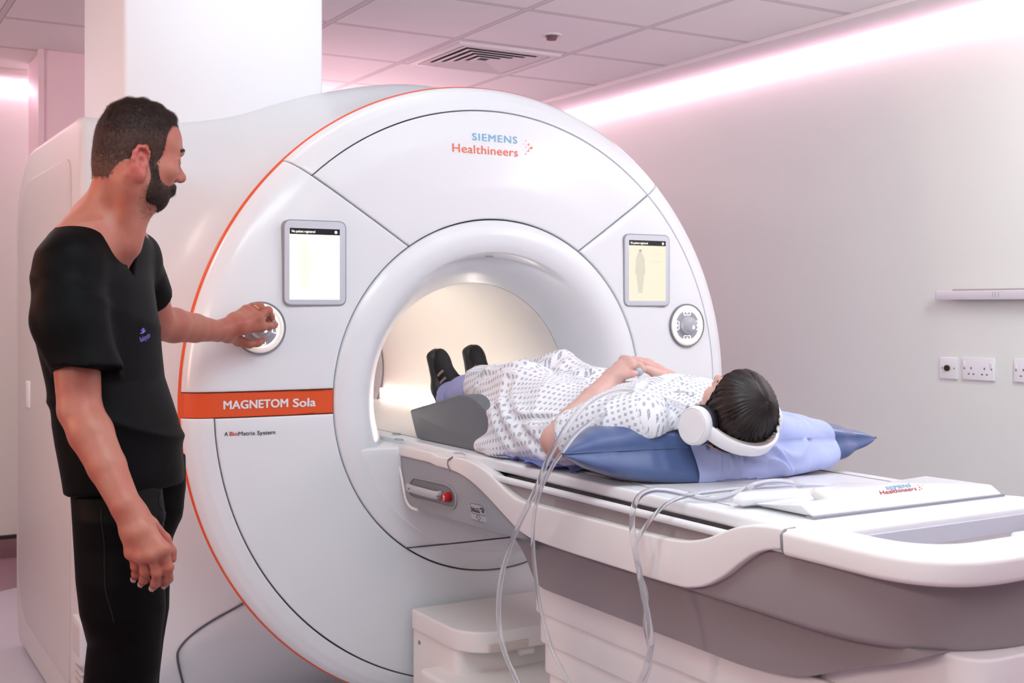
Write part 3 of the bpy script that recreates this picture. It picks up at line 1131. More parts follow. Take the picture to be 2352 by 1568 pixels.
# ---- rotary controls
M_ring = mat('dial light ring', (0.9, 0.88, 0.84), emit=(1.0, 0.88, 0.76), estr=0.22)
M_ring2 = mat('dial light core', (1, 0.96, 0.9), emit=(1.0, 0.94, 0.84), estr=1.3)
M_face = mat('dial face', (0.36, 0.375, 0.43), rough=0.4)
M_rim = mat('dial rim', (0.22, 0.23, 0.27), rough=0.35)
def revolve_y(c, prof, n=48):
    V, F = [], []
    for r, y in prof:
        for k in range(n):
            a = 2 * PI * k / n
            V.append((c[0] + r * math.cos(a), c[1] + y, c[2] + r * math.sin(a)))
    for j in range(len(prof) - 1):
        for k in range(n):
            F.append((j * n + k, j * n + (k + 1) % n, (j + 1) * n + (k + 1) % n, (j + 1) * n + k))
    return V, F
def dial(px, py):
    Y = -0.0165
    c = on_y(px, py, Y)
    V, F = revolve_y(c, [(0.0735, 0.01), (0.0735, -0.005), (0.072, -0.0065), (0.0695, -0.006), (0.069, 0.0)])
    d = mk('dial_rim', V, F, M_rim, S)
    V, F = revolve_y(c, [(0.0692, -0.003), (0.066, -0.007), (0.060, -0.0085), (0.0545, -0.006)])
    mk('light_ring', V, F, M_ring, d)
    V, F = revolve_y(c, [(0.0548, -0.0063), (0.0535, -0.0066), (0.0515, -0.0050), (0.0505, -0.003)])
    mk('light_core', V, F, M_ring2, d)
    V, F = revolve_y(c, [(0.0510, -0.0028), (0.030, -0.0028), (0.001, -0.0028)])
    mk('dial_face', V, F, M_face, d)
    V, F = revolve_y(c, [(0.029, -0.003), (0.0285, -0.014), (0.027, -0.022), (0.023, -0.027), (0.014, -0.030), (0.0005, -0.031)])
    mk('knob', V, F, mat('dial knob', (0.46, 0.47, 0.53), rough=0.35), d)
    for q in range(4):
        a0 = q * PI / 2
        da = 0.34
        pts = []
        for rr, s in ((0.0475, 1), (0.0355, -1)):
            for k in range(7):
                a = a0 + s * (-da + 2 * da * k / 6) * (1 if rr > 0.04 else 0.95)
                pts.append((c[0] + rr * math.cos(a), c[1] - 0.0035, c[2] + rr * math.sin(a)))
        pts.append(pts[0])
        V, F = tube_vf(pts, 0.0009, 6)
        b = mk('button_outline', V, F, M_ring2, d)
        p = (c[0] + 0.044 * math.cos(a0), c[1] - 0.003, c[2] + 0.044 * math.sin(a0))
        V, F = revolve_y(p, [(0.0035, 0.0), (0.003, -0.001), (0.0003, -0.0012)], 14)
        mk('button_icon', V, F, M_ring2, d)
    V, F = revolve_y((c[0] + 0.006, c[1] - 0.0305, c[2] - 0.003), [(0.0035, 0), (0.003, -0.0008), (0.0002, -0.001)], 14)
    mk('knob_icon', V, F, M_ring2, d)
    V, F = revolve_y((c[0] + 0.006, c[1] - 0.0303, c[2] - 0.0075), [(0.005, 0), (0.0045, -0.0008), (0.0002, -0.001)], 14)
    mk('knob_icon', V, F, M_ring2, d)
    return c
KNOB = dial(597, 753)
dial(1577, 747)
# ---------------------------------------------------------------- the patient table
def YP(y): return y - 3.2          # distances from the camera -> world
def XP(x): return x - 1.822
TZ = 0.908
TB = thing('patient_table', 'long white scanner table on a telescopic pedestal, docked to the scanner', 'scanner table', (0, -0.9, 0))
M_top = mat('table top white', (0.80, 0.825, 0.855), rough=0.30, coat=0.2)
M_arm = mat('table warm white', (0.84, 0.815, 0.81), rough=0.34)
M_tgrey = mat('table grey', (0.31, 0.325, 0.355), rough=0.42)
M_tg2 = mat('table body grey', (0.30, 0.265, 0.275), rough=0.45)
M_chan = mat('channel grey', (0.36, 0.345, 0.355), rough=0.5)
M_mid = mat('board inlay', (0.70, 0.70, 0.73), rough=0.35)

# moving board
prism('table_board', round_poly([(-0.315, YP(1.50)), (-0.315, 1.45), (0.315, 1.45), (0.315, YP(1.50))], [0.0, 0.05, 0.05, 0.0], 5), 'z', 0.880, TZ, M_top, TB, 0.009, 4)
prism('board_inlay', round_poly([(-0.245, YP(1.80)), (-0.245, 1.40), (0.245, 1.40), (0.245, YP(1.80))], 0.02, 4), 'z', TZ - 0.004, TZ + 0.0012, M_mid, TB, 0.001, 1)
for s in (-1, 1):
    tube('board_groove', [(s * 0.262, YP(1.80), TZ + 0.0002), (s * 0.262, 1.40, TZ + 0.0002)], 0.0016, M_chan, TB, 6)
prism('board_keel', [(-0.27, YP(1.55)), (-0.27, 1.40), (0.27, 1.40), (0.27, YP(1.55))], 'z', 0.835, 0.881, M_chan, TB, 0.004, 2)
# printed marks near the bore end of the board
for (x0, y0) in ((917, 1009), (912, 996)):
    p = on_z(x0, y0, TZ + 0.002)
    V, F = tube_vf([(p[0] + 0.012 * math.cos(a), p[1] + 0.02 * math.sin(a), TZ + 0.0018) for a in np.linspace(0, 5.2, 14)], 0.0012, 5)
    mk('printed_mark', V, F, M_tgrey, TB)
# rail along each side
for s in (-1, 1):
    tube('side_rail', [(s * 0.328, YP(1.55), 0.869), (s * 0.330, YP(2.2), 0.869), (s * 0.330, YP(2.66), 0.868)], 0.0085, M_top, TB, 14)
    x0, x1 = sorted((s * 0.296, s * 0.322))
    prism('side_web', [(YP(1.72), 0.83), (YP(1.72), 0.866), (YP(2.75), 0.866), (YP(2.75), 0.80), (YP(2.0), 0.80)], 'x', x0, x1, M_chan, TB, 0.003, 2)
# S-shaped side arms
XA = -0.342
up = [(1034, 1050), (1052, 1051), (1075, 1058), (1100, 1071), (1126, 1091), (1145, 1110), (1163, 1128), (1188, 1146), (1220, 1156), (1300, 1177), (1400, 1203), (1500, 1229), (1554, 1240), (1586, 1241), (1622, 1235), (1663, 1219), (1691, 1210), (1718, 1206), (1744, 1206), (1780, 1210), (1823, 1219)]
dn = [(1829, 1267), (1805, 1263), (1766, 1263), (1735, 1271), (1700, 1293), (1659, 1325), (1619, 1345), (1588, 1350), (1558, 1347), (1489, 1327), (1400, 1299), (1300, 1267), (1227, 1241), (1203, 1228), (1184, 1213), (1155, 1182), (1123, 1147), (1099, 1123), (1075, 1102), (1051, 1087), (1034, 1080)]
def yz(lst, X):
    return [tuple(on_x(a, b, X)[1:]) for a, b in lst]
ua = [tuple(p) for p in spline(yz(up, XA), 4)]
da = [tuple(p) for p in spline(yz(dn, XA), 4)]
for s in (-1, 1):
    x0, x1 = sorted((s * 0.342, s * 0.302))
    prism('side_arm', ua + da, 'x', x0, x1, M_arm, TB, 0.009, 4)
# docking housing beside the bore, grey with a white capping strip
dg = [(917, 1046), (985, 1062), (1000, 1068), (1034, 1078), (1062, 1090), (1090, 1112), (1123, 1142), (1160, 1184), (1190, 1216), (1216, 1240), (1150, 1229), (1050, 1198), (952, 1168), (943, 1162), (936, 1150)]
dc = [(907, 1021), (990, 1038), (998, 1043), (1003, 1047), (1033, 1051), (1033, 1079), (1001, 1071), (985, 1063), (917, 1047)]
dgo, dco = yz(dg, -0.337), yz(dc, -0.342)
for s in (-1, 1):
    x0, x1 = sorted((s * 0.337, s * 0.285))
    hs = prism('dock_housing', dgo, 'x', x0, x1, M_tgrey, TB, 0.004, 3)
    x0, x1 = sorted((s * 0.342, s * 0.285))
    prism('dock_capping', dco, 'x', x0, x1, M_arm, TB, 0.006, 3)
ed = yz([(906, 1022), (913, 1048), (922, 1090), (930, 1135), (936, 1154), (945, 1165), (960, 1171)], -0.338)
tube('dock_edge', spline([(-0.338, a, b) for a, b in ed], 4), 0.0045, M_arm, TB, 8)
tube('arm_joint', [(XA - 0.001,) + tuple(on_x(a, b, XA)[1:]) for a, b in ((1040, 1049), (1030, 1056), (1029, 1066), (1034, 1081))], 0.0022, mat('joint grey', (0.22, 0.22, 0.24), rough=0.4), TB, 8)
# release handle in its recess, red knob, pictogram
XH = -0.3385
def zz(lst, X):
    return yz([(900 + a / 6.271, 1000 + b / 6.271) for a, b in lst], X)
rec = zz([(318, 606), (780, 706), (868, 760), (920, 850), (930, 950), (905, 1045), (850, 1042), (640, 980), (330, 900), (260, 850), (262, 690)], XH)
prism('handle_recess', round_poly(rec, 0.006, 4), 'x', XH, XH + 0.02, mat('recess grey', (0.20, 0.205, 0.22), rough=0.5), TB, 0.001, 2)
lip = [(XH - 0.0005, a, b) for a, b in round_poly(rec, 0.008, 5)]
tube('recess_lip', lip + [lip[0]], 0.0028, M_tgrey, TB, 8)
hp = [on_x(900 + a / 6.271, 1000 + b / 6.271, XH - d) for a, b, d in ((232, 740, 0.004), (300, 770, 0.016), (420, 805, 0.022), (540, 838, 0.022), (640, 862, 0.018), (700, 850, 0.004))]
hd = tube('release_handle', spline(hp, 5), 0.010, mat('handle grey', (0.46, 0.465, 0.49), rough=0.35), TB, 14, flat=(1.15, 0.75), up=(0, 0, 1))
for a, b in ((236, 762), (650, 874)):
    p = on_x(900 + a / 6.271, 1000 + b / 6.271, XH - 0.0245)
    V, F = tube_vf([(p[0] + 0.012, p[1], p[2]), (p[0] - 0.0005, p[1], p[2])], 0.0028, 10)
    mk('bolt', V, F, M_rim, hd)
p = on_x(1033, 1140, XH)
V, F = tube_vf([p + np.array([0.004, 0, 0]), p + np.array([-0.010, -0.004, 0]), p + np.array([-0.021, -0.009, 0]), p + np.array([-0.024, -0.010, 0])], [0.0135, 0.0138, 0.0130, 0.0105], 22)
kn = mk('red_knob', V, F, mat('red plastic', (0.42, 0.012, 0.02), rough=0.3), TB)
q = p + np.array([-0.0246, -0.0103, 0])
V, F = tube_vf([q + np.array([0, 0.0065 * math.cos(a), 0.0075 * math.sin(a)]) for a in np.linspace(0, 2 * PI, 20)], 0.0006, 5)
mk('knob_symbol', V, F, M_lwht, kn)
V, F = tube_vf([q + np.array([0, 0.001, -0.005]), q + np.array([0, 0.001, 0.004])], 0.0007, 5)
V2, F2 = tube_vf([q + np.array([0, 0.004, 0.004]), q + np.array([0, -0.003, 0.004])], 0.0007, 5)
o = MB(); o.add(V, F); o.add(V2, F2)
o.build('knob_symbol', M_lwht, kn)
stk = prism('pictogram_sticker', zz([(1123, 962), (1300, 1003), (1332, 1030), (1360, 1255), (1150, 1195)], XH), 'x', XH - 0.0006, XH + 0.003, mat('sticker grey', (0.44, 0.445, 0.47), rough=0.4), TB, 0.0, 1)
def ink(pts, r=0.0008, close=False):
    P = [on_x(900 + a / 6.271, 1000 + b / 6.271, XH - 0.0009) for a, b in pts]
    if close: P.append(P[0])
    return tube_vf(P, r, 5)
o = MB()
for pts, r, cl in (([(1127, 968), (1295, 1008), (1328, 1040), (1343, 1160), (1165, 1115), (1145, 1095)], 0.0006, True),
                   ([(1143, 1076), (1270, 1110), (1262, 1090)], 0.0014, False), ([(1145, 1035), (1165, 1062)], 0.002, False),
                   ([(1172, 1040), (1200, 1062), (1240, 1050), (1250, 1080), (1205, 1085), (1175, 1066)], 0.0012, True),
                   ([(1270, 1055), (1300, 1045), (1328, 1080), (1318, 1112), (1296, 1078)], 0.0022, False),
                   ([(1238, 1140), (1238, 1162), (1212, 1160), (1255, 1222), (1283, 1185), (1262, 1178), (1260, 1150)], 0.0006, False)):
    o.add(*ink(pts, r, cl))
o.build('pictogram', mat('dark print', (0.05, 0.05, 0.06)), stk)
pz = on_z(1017, 1044, TZ)
tube('cap_clip', [(XA + 0.012, pz[1] + 0.03, 0.906), (XA + 0.016, pz[1], 0.909), (XA + 0.012, pz[1] - 0.03, 0.907)], 0.0022, mat('chrome', (0.7, 0.7, 0.72), metal=1.0, rough=0.2), TB, 8)
# rounded rim round the head end
def ushape(ho, hi, ye_o, ye_i, y0, rc):
    o = round_poly([(-ho, y0), (-ho, ye_o), (ho, ye_o), (ho, y0)], [0, rc, rc, 0], 14)
    i = round_poly([(-hi, y0), (-hi, ye_i), (hi, ye_i), (hi, y0)], [0, rc * 0.6, rc * 0.6, 0], 14)
    return o + i[::-1]
prism('end_rim', ushape(0.352, 0.245, YP(1.215), YP(1.33), YP(1.56), 0.27), 'z', 0.862, 0.906, M_arm, TB, 0.010, 5)
for s in (-1, 1):
    tube('rim_joint', [(s * 0.318, YP(1.562), 0.9068), (s * 0.342, YP(1.562), 0.9055), (s * 0.3525, YP(1.56), 0.898), (s * 0.3525, YP(1.558), 0.874), (s * 0.345, YP(1.556), 0.862)], 0.0028, mat('joint grey', (0.22, 0.22, 0.24), rough=0.4), TB, 8)
prism('end_tray', round_poly([(-0.25, YP(1.62)), (-0.25, YP(1.30)), (0.25, YP(1.30)), (0.25, YP(1.62))], 0.05, 6), 'z', 0.80, 0.850, M_mid, TB, 0.004, 2)
# body under the board: upper shell, under-channel, pedestal
prism('body_shell', round_poly([(-0.321, YP(2.62)), (-0.326, YP(1.262)), (0.326, YP(1.262)), (0.321, YP(2.62))], [0.04, 0.27, 0.27, 0.04], 14), 'z', 0.735, 0.864, M_tg2, TB, 0.014, 4)
prism('under_channel', round_poly([(YP(1.30), 0.74), (YP(1.354), 0.715), (YP(1.486), 0.668), (YP(1.60), 0.622), (YP(1.74), 0.606), (YP(2.515), 0.606), (YP(2.57), 0.68), (YP(2.68), 0.74)], [0.01, 0.06, 0.08, 0.08, 0.08, 0.05, 0.08, 0.02], 8), 'x', -0.272, 0.272, M_tg2, TB, 0.03, 5)
prism('dock_underside', [(YP(2.50), 0.70), (YP(2.60), 0.722), (YP(3.15), 0.735), (YP(3.15), 0.86), (YP(2.50), 0.86)], 'x', -0.29, 0.29, M_tgrey, TB, 0.01, 3)
prism('pedestal_head', round_poly([(-0.235, YP(1.60)), (-0.235, YP(1.24)), (0.235, YP(1.24)), (0.235, YP(1.60))], [0.03, 0.06, 0.06, 0.03], 6), 'z', 0.55, 0.737, M_arm, TB, 0.006, 3)
zt = 0.620
xo = 0.247
for k in range(8):
    h = 0.090 if k == 0 else 0.0755
    i = 0.008 * k
    prism('pedestal_stage', round_poly([(-xo + i, YP(2.575) - i * 1.1), (-xo + i, YP(1.22)), (xo - i, YP(1.22)), (xo - i, YP(2.575) - i * 1.1)], 0.035, 6), 'z', max(0.0, zt - h), zt + 0.004, M_arm, TB, 0.004, 3)
    zt -= h
    if zt <= 0.01: break

# ---- docking unit on the floor at the foot of the scanner
DK = thing('docking_unit', 'low white box with a rounded lid on the floor under the table', 'box', (0, -0.25, 0))
prism('cabinet', round_poly([(-0.302, -0.05), (-0.302, -0.32), (0.302, -0.32), (0.302, -0.05)], [0, 0.03, 0.03, 0], 5), 'z', 0.0, 0.358, M_arm, DK, 0.004, 3)
prism('lid', round_poly([(-0.310, -0.05), (-0.310, -0.395), (0.310, -0.395), (0.310, -0.05)], [0.01, 0.13, 0.13, 0.01], 12), 'z', 0.357, 0.416, M_arm, DK, 0.012, 5)
prism('foot_step', round_poly([(-0.36, -0.20), (-0.36, -0.66), (0.2, -0.66), (0.2, -0.20)], [0.02, 0.12, 0.12, 0.02], 10), 'z', 0.0, 0.288, M_arm, DK, 0.014, 4)
prism('latch', [(-0.24, -0.399), (-0.24, -0.388), (-0.12, -0.388), (-0.12, -0.399)], 'z', 0.362, 0.384, mat('beige tape', (0.66, 0.58, 0.54), rough=0.6), DK, 0.002, 2)
V, F = tube_vf([(-0.13, -0.37, 0.345), (-0.09, -0.37, 0.345)], 0.013, 14)
mk('bumper', V, F, M_arm, DK)
V, F = tube_vf([(-0.3015, -0.09, 0.325), (-0.3045, -0.09, 0.325)], 0.006, 14)
mk('screw', V, F, mat('screw metal', (0.35, 0.33, 0.33), metal=0.6, rough=0.4), DK)
prism('inset_panel', round_poly([(-0.29, 0.05), (-0.29, 0.205), (-0.10, 0.205), (-0.10, 0.05)], 0.02, 5), 'x', -0.306, -0.295, M_tgrey, DK, 0.002, 2)

# ---- coil plate at the head end
CP = thing('coil_plate', 'white wedge-shaped coil plate with logo lettering at the head end of the table', 'coil plate', (XP(1.80), YP(1.6), TZ))
tl_ = math.radians(52)
pn = np.array([0, -math.sin(tl_), math.cos(tl_)])
pp0 = np.array([0, YP(1.605), TZ + 0.004])
def on_plane(px, py):
    r_ = FWD + (px - CX) / FPX * RGT + np.array([0, 0, (CY - py) / FPX])
    return CAM + r_ * (((pp0 - CAM) @ pn) / (r_ @ pn))
fp_ = [on_plane(*q) for q in ((1868, 1187), (2303, 1135), (2278, 1113), (2170, 1111), (2081, 1109), (1990, 1119), (1962, 1128), (1940, 1141), (1840, 1160))]
bm = bmesh.new()
back = np.array([0, 0.17, -0.020])
va = [bm.verts.new(tuple(p)) for p in fp_]
vb_ = [bm.verts.new(tuple(np.array([p[0], p[1], max(TZ + 0.0015, p[2])]) + back * (1 if p[2] > TZ + 0.008 else 0.9) + np.array([0, 0, 0 if p[2] > TZ + 0.025 else 0.018]))) for p in fp_]
bm.faces.new(va); bm.faces.new(vb_[::-1])
for i in range(len(va)):
    bm.faces.new((va[i], vb_[i], vb_[(i + 1) % len(va)], va[(i + 1) % len(va)]))
bmesh.ops.recalc_face_normals(bm, faces=bm.faces)
bmesh.ops.bevel(bm, geom=list(bm.edges), offset=0.003, segments=3, profile=0.5, affect='EDGES', clamp_overlap=True)
bm_obj('plate', bm, M_top, CP)
M_lil = mat('lilac grey plastic', (0.56, 0.58, 0.66), rough=0.4)
prism('lower_step', [(YP(1.612), TZ - 0.03), (YP(1.612), TZ + 0.001), (YP(1.495), TZ - 0.014), (YP(1.490), TZ - 0.046), (YP(1.612), TZ - 0.046)], 'x', XP(1.590), XP(2.125), M_lil, CP, 0.003, 3)
prism('edge_shadow_gap', [(YP(1.600), TZ - 0.003), (YP(1.600), TZ + 0.005), (YP(1.62), TZ + 0.005), (YP(1.62), TZ - 0.003)], 'x', XP(1.588), XP(2.128), M_tgrey, CP, 0.0, 1)
lift = pn * 0.0006
for s, pl, pr, cap, mm in (('SIEMENS', (2036, 1124.5), (2093, 1117.5), 8.5, M_blue), ('Healthineers', (2023, 1135.5), (2106, 1125.5), 9.5, M_lred)):
    a, b = on_plane(*pl), on_plane(*pr)
    text_mesh('logo_lettering', s, 0.02, a + lift, b - a, (0, math.cos(tl_), math.sin(tl_)), mm, CP, bold=0.004, fit=(np.linalg.norm(b - a), cap * 2.42 / FPX * 1.05), depth=0.0002)
for px_, py_, r_ in ((2112, 1119, 0.0018), (2117, 1122, 0.0014), (2112, 1125, 0.0016), (2108, 1114, 0.0012), (2118, 1115, 0.0012)):
    c = on_plane(px_, py_) + lift
    e1, e2 = np.array([1.0, 0, 0]), np.array([0, math.cos(tl_), math.sin(tl_)])
    V = [c + r_ * (math.cos(a) * e1 + math.sin(a) * e2) for a in np.linspace(0, 2 * PI, 12, endpoint=False)]
    mk('logo_dot', V, [tuple(range(12))], M_lred, CP)
EH = thing('end_latch', 'white block latch in the pocket at the very end of the table', 'latch', (XP(1.95), YP(1.4), 0.846))
box('latch_block', (XP(1.90), YP(1.372), 0.846), (XP(2.05), YP(1.42), 0.886), M_top, EH, 0.008, 3)
box('latch_bar', (XP(1.66), YP(1.395), 0.846), (XP(1.90), YP(1.415), 0.868), M_mid, EH, 0.003, 2)
box('latch_slot', (XP(1.80), YP(1.393), 0.850), (XP(1.88), YP(1.396), 0.862), mat('recess grey', (0.20, 0.205, 0.22), rough=0.5), EH, 0.001, 1)
# white connector pad lying across the board
PD = thing('connector_pad', 'slim white pad with clear tubes plugged in, lying across the table behind the coil plate', 'pad', (XP(1.70), YP(1.83), TZ))
pp = spline([on_z(1684, 1148, TZ + 0.015), on_z(1716, 1145, TZ + 0.017), on_z(1800, 1140, TZ + 0.017), on_z(1880, 1136, TZ + 0.017), on_z(1940, 1131, TZ + 0.015)], 6)
nn = len(pp)
rr = [0.0165 * min(1, 0.35 + 4 * min(i, nn - 1 - i) / nn) for i in range(nn)]
tube('pad_body', pp, rr, M_top, PD, 16, flat=(0.85, 1.5), up=(0, 0, 1))
cxn = on_z(1882, 1141, TZ + 0.030)
V, F = tube_vf([cxn + np.array([0.012, 0, -0.006]), cxn, cxn + np.array([-0.014, 0.004, 0.012])], [0.008, 0.0095, 0.0075], 14)
mk('tube_connector', V, F, mat('warm white plastic', (0.80, 0.78, 0.76), rough=0.35), PD)
c = on_z(1768, 1153, TZ + 0.009)
box('pad_clip', c - np.array([0.02, 0.012, 0.009]), c + np.array([0.02, 0.006, 0.004]), M_mid, PD, 0.003, 2)

# ---- knee wedge
WX0, WX1 = XP(1.548), XP(2.02)
wo = round_poly([(YP(3.19), TZ + 0.002), (YP(3.236), 0.990), (YP(2.905), 1.060), (YP(2.83), 1.052), (YP(2.72), 1.004), (YP(2.68), 0.96), (YP(2.70), TZ + 0.002)], [0.012, 0.012, 0.05, 0.04, 0.04, 0.03, 0.012], 7)
W = prism('knee_wedge', wo, 'x', WX0, WX1, mat('grey vinyl foam', (0.14, 0.155, 0.175), rough=0.45, bump=0.15, bscale=60), None, 0.008, 4)
tag(W, 'grey vinyl foam wedge cushion under the knees of the patient', 'cushion')

# ---- pillow
A0, A1 = np.array([XP(1.380), YP(2.140)]), np.array([XP(2.212), YP(2.018)])
pc = (A0 + A1) / 2
ax = (A1 - A0) / 2
HA = np.linalg.norm(ax)
ax = ax / HA
bx = np.array([-ax[1], ax[0]])
HB = 0.235
PC2 = pc + bx * HB
HEADXY = np.array([XP(1.775), YP(2.02)])
def smooth_a(a):
    t = max(0.0, min(1.0, (-a - 0.1) / 0.4))
    return t * t * (3 - 2 * t)
def pil(a, b, top, off=0.0):
    x = HA * a * (1 - 0.07 * (1 - b * b)) * (1 - 0.50 * ((b + 1) / 2) ** 1.1)
    y = HB * b * (1 - 0.02 * (1 - a * a)) - 0.012 * (1 - a * a) * (1 - abs(b)) * 0
    P2 = PC2 + ax * x + bx * y
    fa = max(0, 1 - abs(a) ** 2.3) ** 0.62
    fb = max(0, 1 - abs(b) ** 4.0) ** 0.36
    h = fa * fb
    zm = 0.985 - 0.012 * h
    r2 = (a + 0.0) ** 2 / 0.07 + (b + 0.75) ** 2 / 0.55
    dent = 0.058 * math.exp(-r2)
    if top:
        z = zm + (0.084 + 0.016 * smooth_a(a)) * h - dent * min(1, h * 1.6)
        wv = 0.004 * math.sin(9 * a + 14 * b) * h * (abs(a) ** 1.2) + 0.003 * math.sin(26 * a + 3 * b) * h
        z += wv
    else:
        z = max(TZ + 0.003, zm - 0.092 * h - dent * 0.5 * min(1, h * 1.6))
        # belly pushes out past the seam
        P2 = P2 - bx * 0.055 * h * math.exp(-((b + 1) / 0.30) ** 2) * 1.7
    return np.array([P2[0], P2[1], z])
def pil_mesh(a0, a1, na, nb, off):
    V, F = [], []
    t = np.linspace(-1, 1, nb)
    Bs = np.sign(t) * (1 - (1 - np.abs(t)) ** 1.8)
    ring_b = [(b, True) for b in Bs] + [(b, False) for b in Bs[-2:0:-1]]
    nring = len(ring_b)
    for q in np.linspace(0, 1, na):
        for b, top in ring_b:
            if callable(a0):
                lo, hi = a0(b, top), a1(b, top)
            else:
                lo, hi = a0, a1
            V.append(pil(lo + (hi - lo) * q, b, top))
    V = np.array(V)
    for i in range(na - 1):
        for k in range(nring):
            k2 = (k + 1) % nring
            F.append((i * nring + k, (i + 1) * nring + k, (i + 1) * nring + k2, i * nring + k2))
    F = np.array(F)
    nrm = vnormals(V, F)
    cen = V.mean(0)
    if ((V - cen) * nrm).sum() < 0:
        F = F[:, ::-1]; nrm = -nrm
    return V, F, nrm
PL = thing('pillow', 'shiny blue pillow wrapped in a paler paper cover under the head of the patient', 'pillow', (PC2[0], PC2[1], TZ))
M_pil2 = mat('shiny blue nylon', (0.072, 0.115, 0.26), rough=0.30, bump=0.10, bscale=45, aniso=(1, 4, 1), sheen=0.2)
M_cov = mat('periwinkle paper cloth', (0.44, 0.51, 0.82), rough=0.8, bump=0.25, bscale=60, sheen=0.1)
def pil_wr(V):
    edge = np.clip((V[:, 2] - TZ - 0.004) / 0.02, 0, 1)
    return (snoise(V, 26, off=2, stretch=(2.2, 0.6, 0.6)) * 0.0030 + snoise(V, 60, off=5, stretch=(2, 0.7, 0.7)) * 0.0012) * edge
V, F, N = pil_mesh(-1, 1, 150, 70, 0)
nmesh('cushion', V + N * pil_wr(V)[:, None], F, M_pil2, PL)
sm = lambda x: max(0.0, min(1.0, x)) ** 2 * (3 - 2 * max(0.0, min(1.0, x)))
cov_l = lambda b, top: -0.235 - (0.17 * sm((b + 1) / 0.5) if top else 0.03 * sm((b + 1) / 0.5))
cov_r = lambda b, top: 0.70 - (0.10 * sm((b + 1) / 0.6) if top else 0.16 * sm((b + 1) / 0.5))
V, F, N = pil_mesh(cov_l, cov_r, 170, 130, 0)
hc = np.array([HEADXY[0], HEADXY[1] + 0.02, 0.985])
dv = V - hc
an = np.arctan2(dv[:, 2], dv[:, 0])
rd = np.linalg.norm(dv, axis=1)
fold = sum(am * np.exp(-((an - c0 - 0.25 * np.sin(rd * 26 + 3 * c0)) / wd) ** 2) for c0, wd, am in ((-0.62, 0.055, 0.013), (-0.95, 0.05, 0.012), (-1.45, 0.06, 0.010), (-0.30, 0.05, 0.009), (0.05, 0.06, 0.008), (-2.25, 0.06, 0.007), (-1.2, 0.03, 0.006)))
fold = 1.5 * fold * np.exp(-((rd - 0.15) / 0.085) ** 2)
edge = np.clip((V[:, 2] - TZ - 0.004) / 0.015, 0, 1)
extra = 0.0042 + np.maximum(0, snoise(V, 34, off=9)) * 0.0042 + np.abs(snoise(V, 55, off=13, stretch=(1.4, 0.8, 1))) * 0.0034
nmesh('paper_cover', V + N * (pil_wr(V) + 0.0015 + (extra + fold) * edge)[:, None], F, M_cov, PL)
# a piping seam along the near edge
seam = [pil(a, -1, True) + np.array([-bx[0], -bx[1], 0]) * 0.001 for a in np.linspace(-0.995, -0.24, 50)]
tube('seam_piping', seam, 0.0016, M_pil2, PL, 6)
# ---------------------------------------------------------------- people: shared pieces
def uwz(u, w, z):
    return u * RGT + w * FWD + np.array([0, 0, z])
def smooth01(x, a, b):
    t = np.clip((x - a) / (b - a), 0, 1)
    return t * t * (3 - 2 * t)

def skull(S_, O, R, sc=1.0):
    """head without ears, nose and eye detail"""
    s = sc
    S_.frame(O, R)
    V = lambda *p: tuple(q * s for q in p)
    S_.ell(V(0, 0.008, 0.034), V(0.0715, 0.085, 0.080), k=0.02)
    S_.ell(V(0, 0.044, 0.038), V(0.056, 0.053, 0.054), k=0.02 * s)
    S_.ell(V(0, 0.030, -0.034), V(0.057, 0.058, 0.064), k=0.025 * s)
    S_.ell(V(0, 0.036, -0.071), V(0.038, 0.035, 0.032), k=0.03 * s)
    S_.ell(V(0, -0.018, -0.010), V(0.058, 0.055, 0.050), k=0.025 * s)
    for q in (-1, 1):
        S_.ell(V(q * 0.045, 0.010, -0.058), V(0.017, 0.030, 0.028), k=0.03 * s)
    return S_

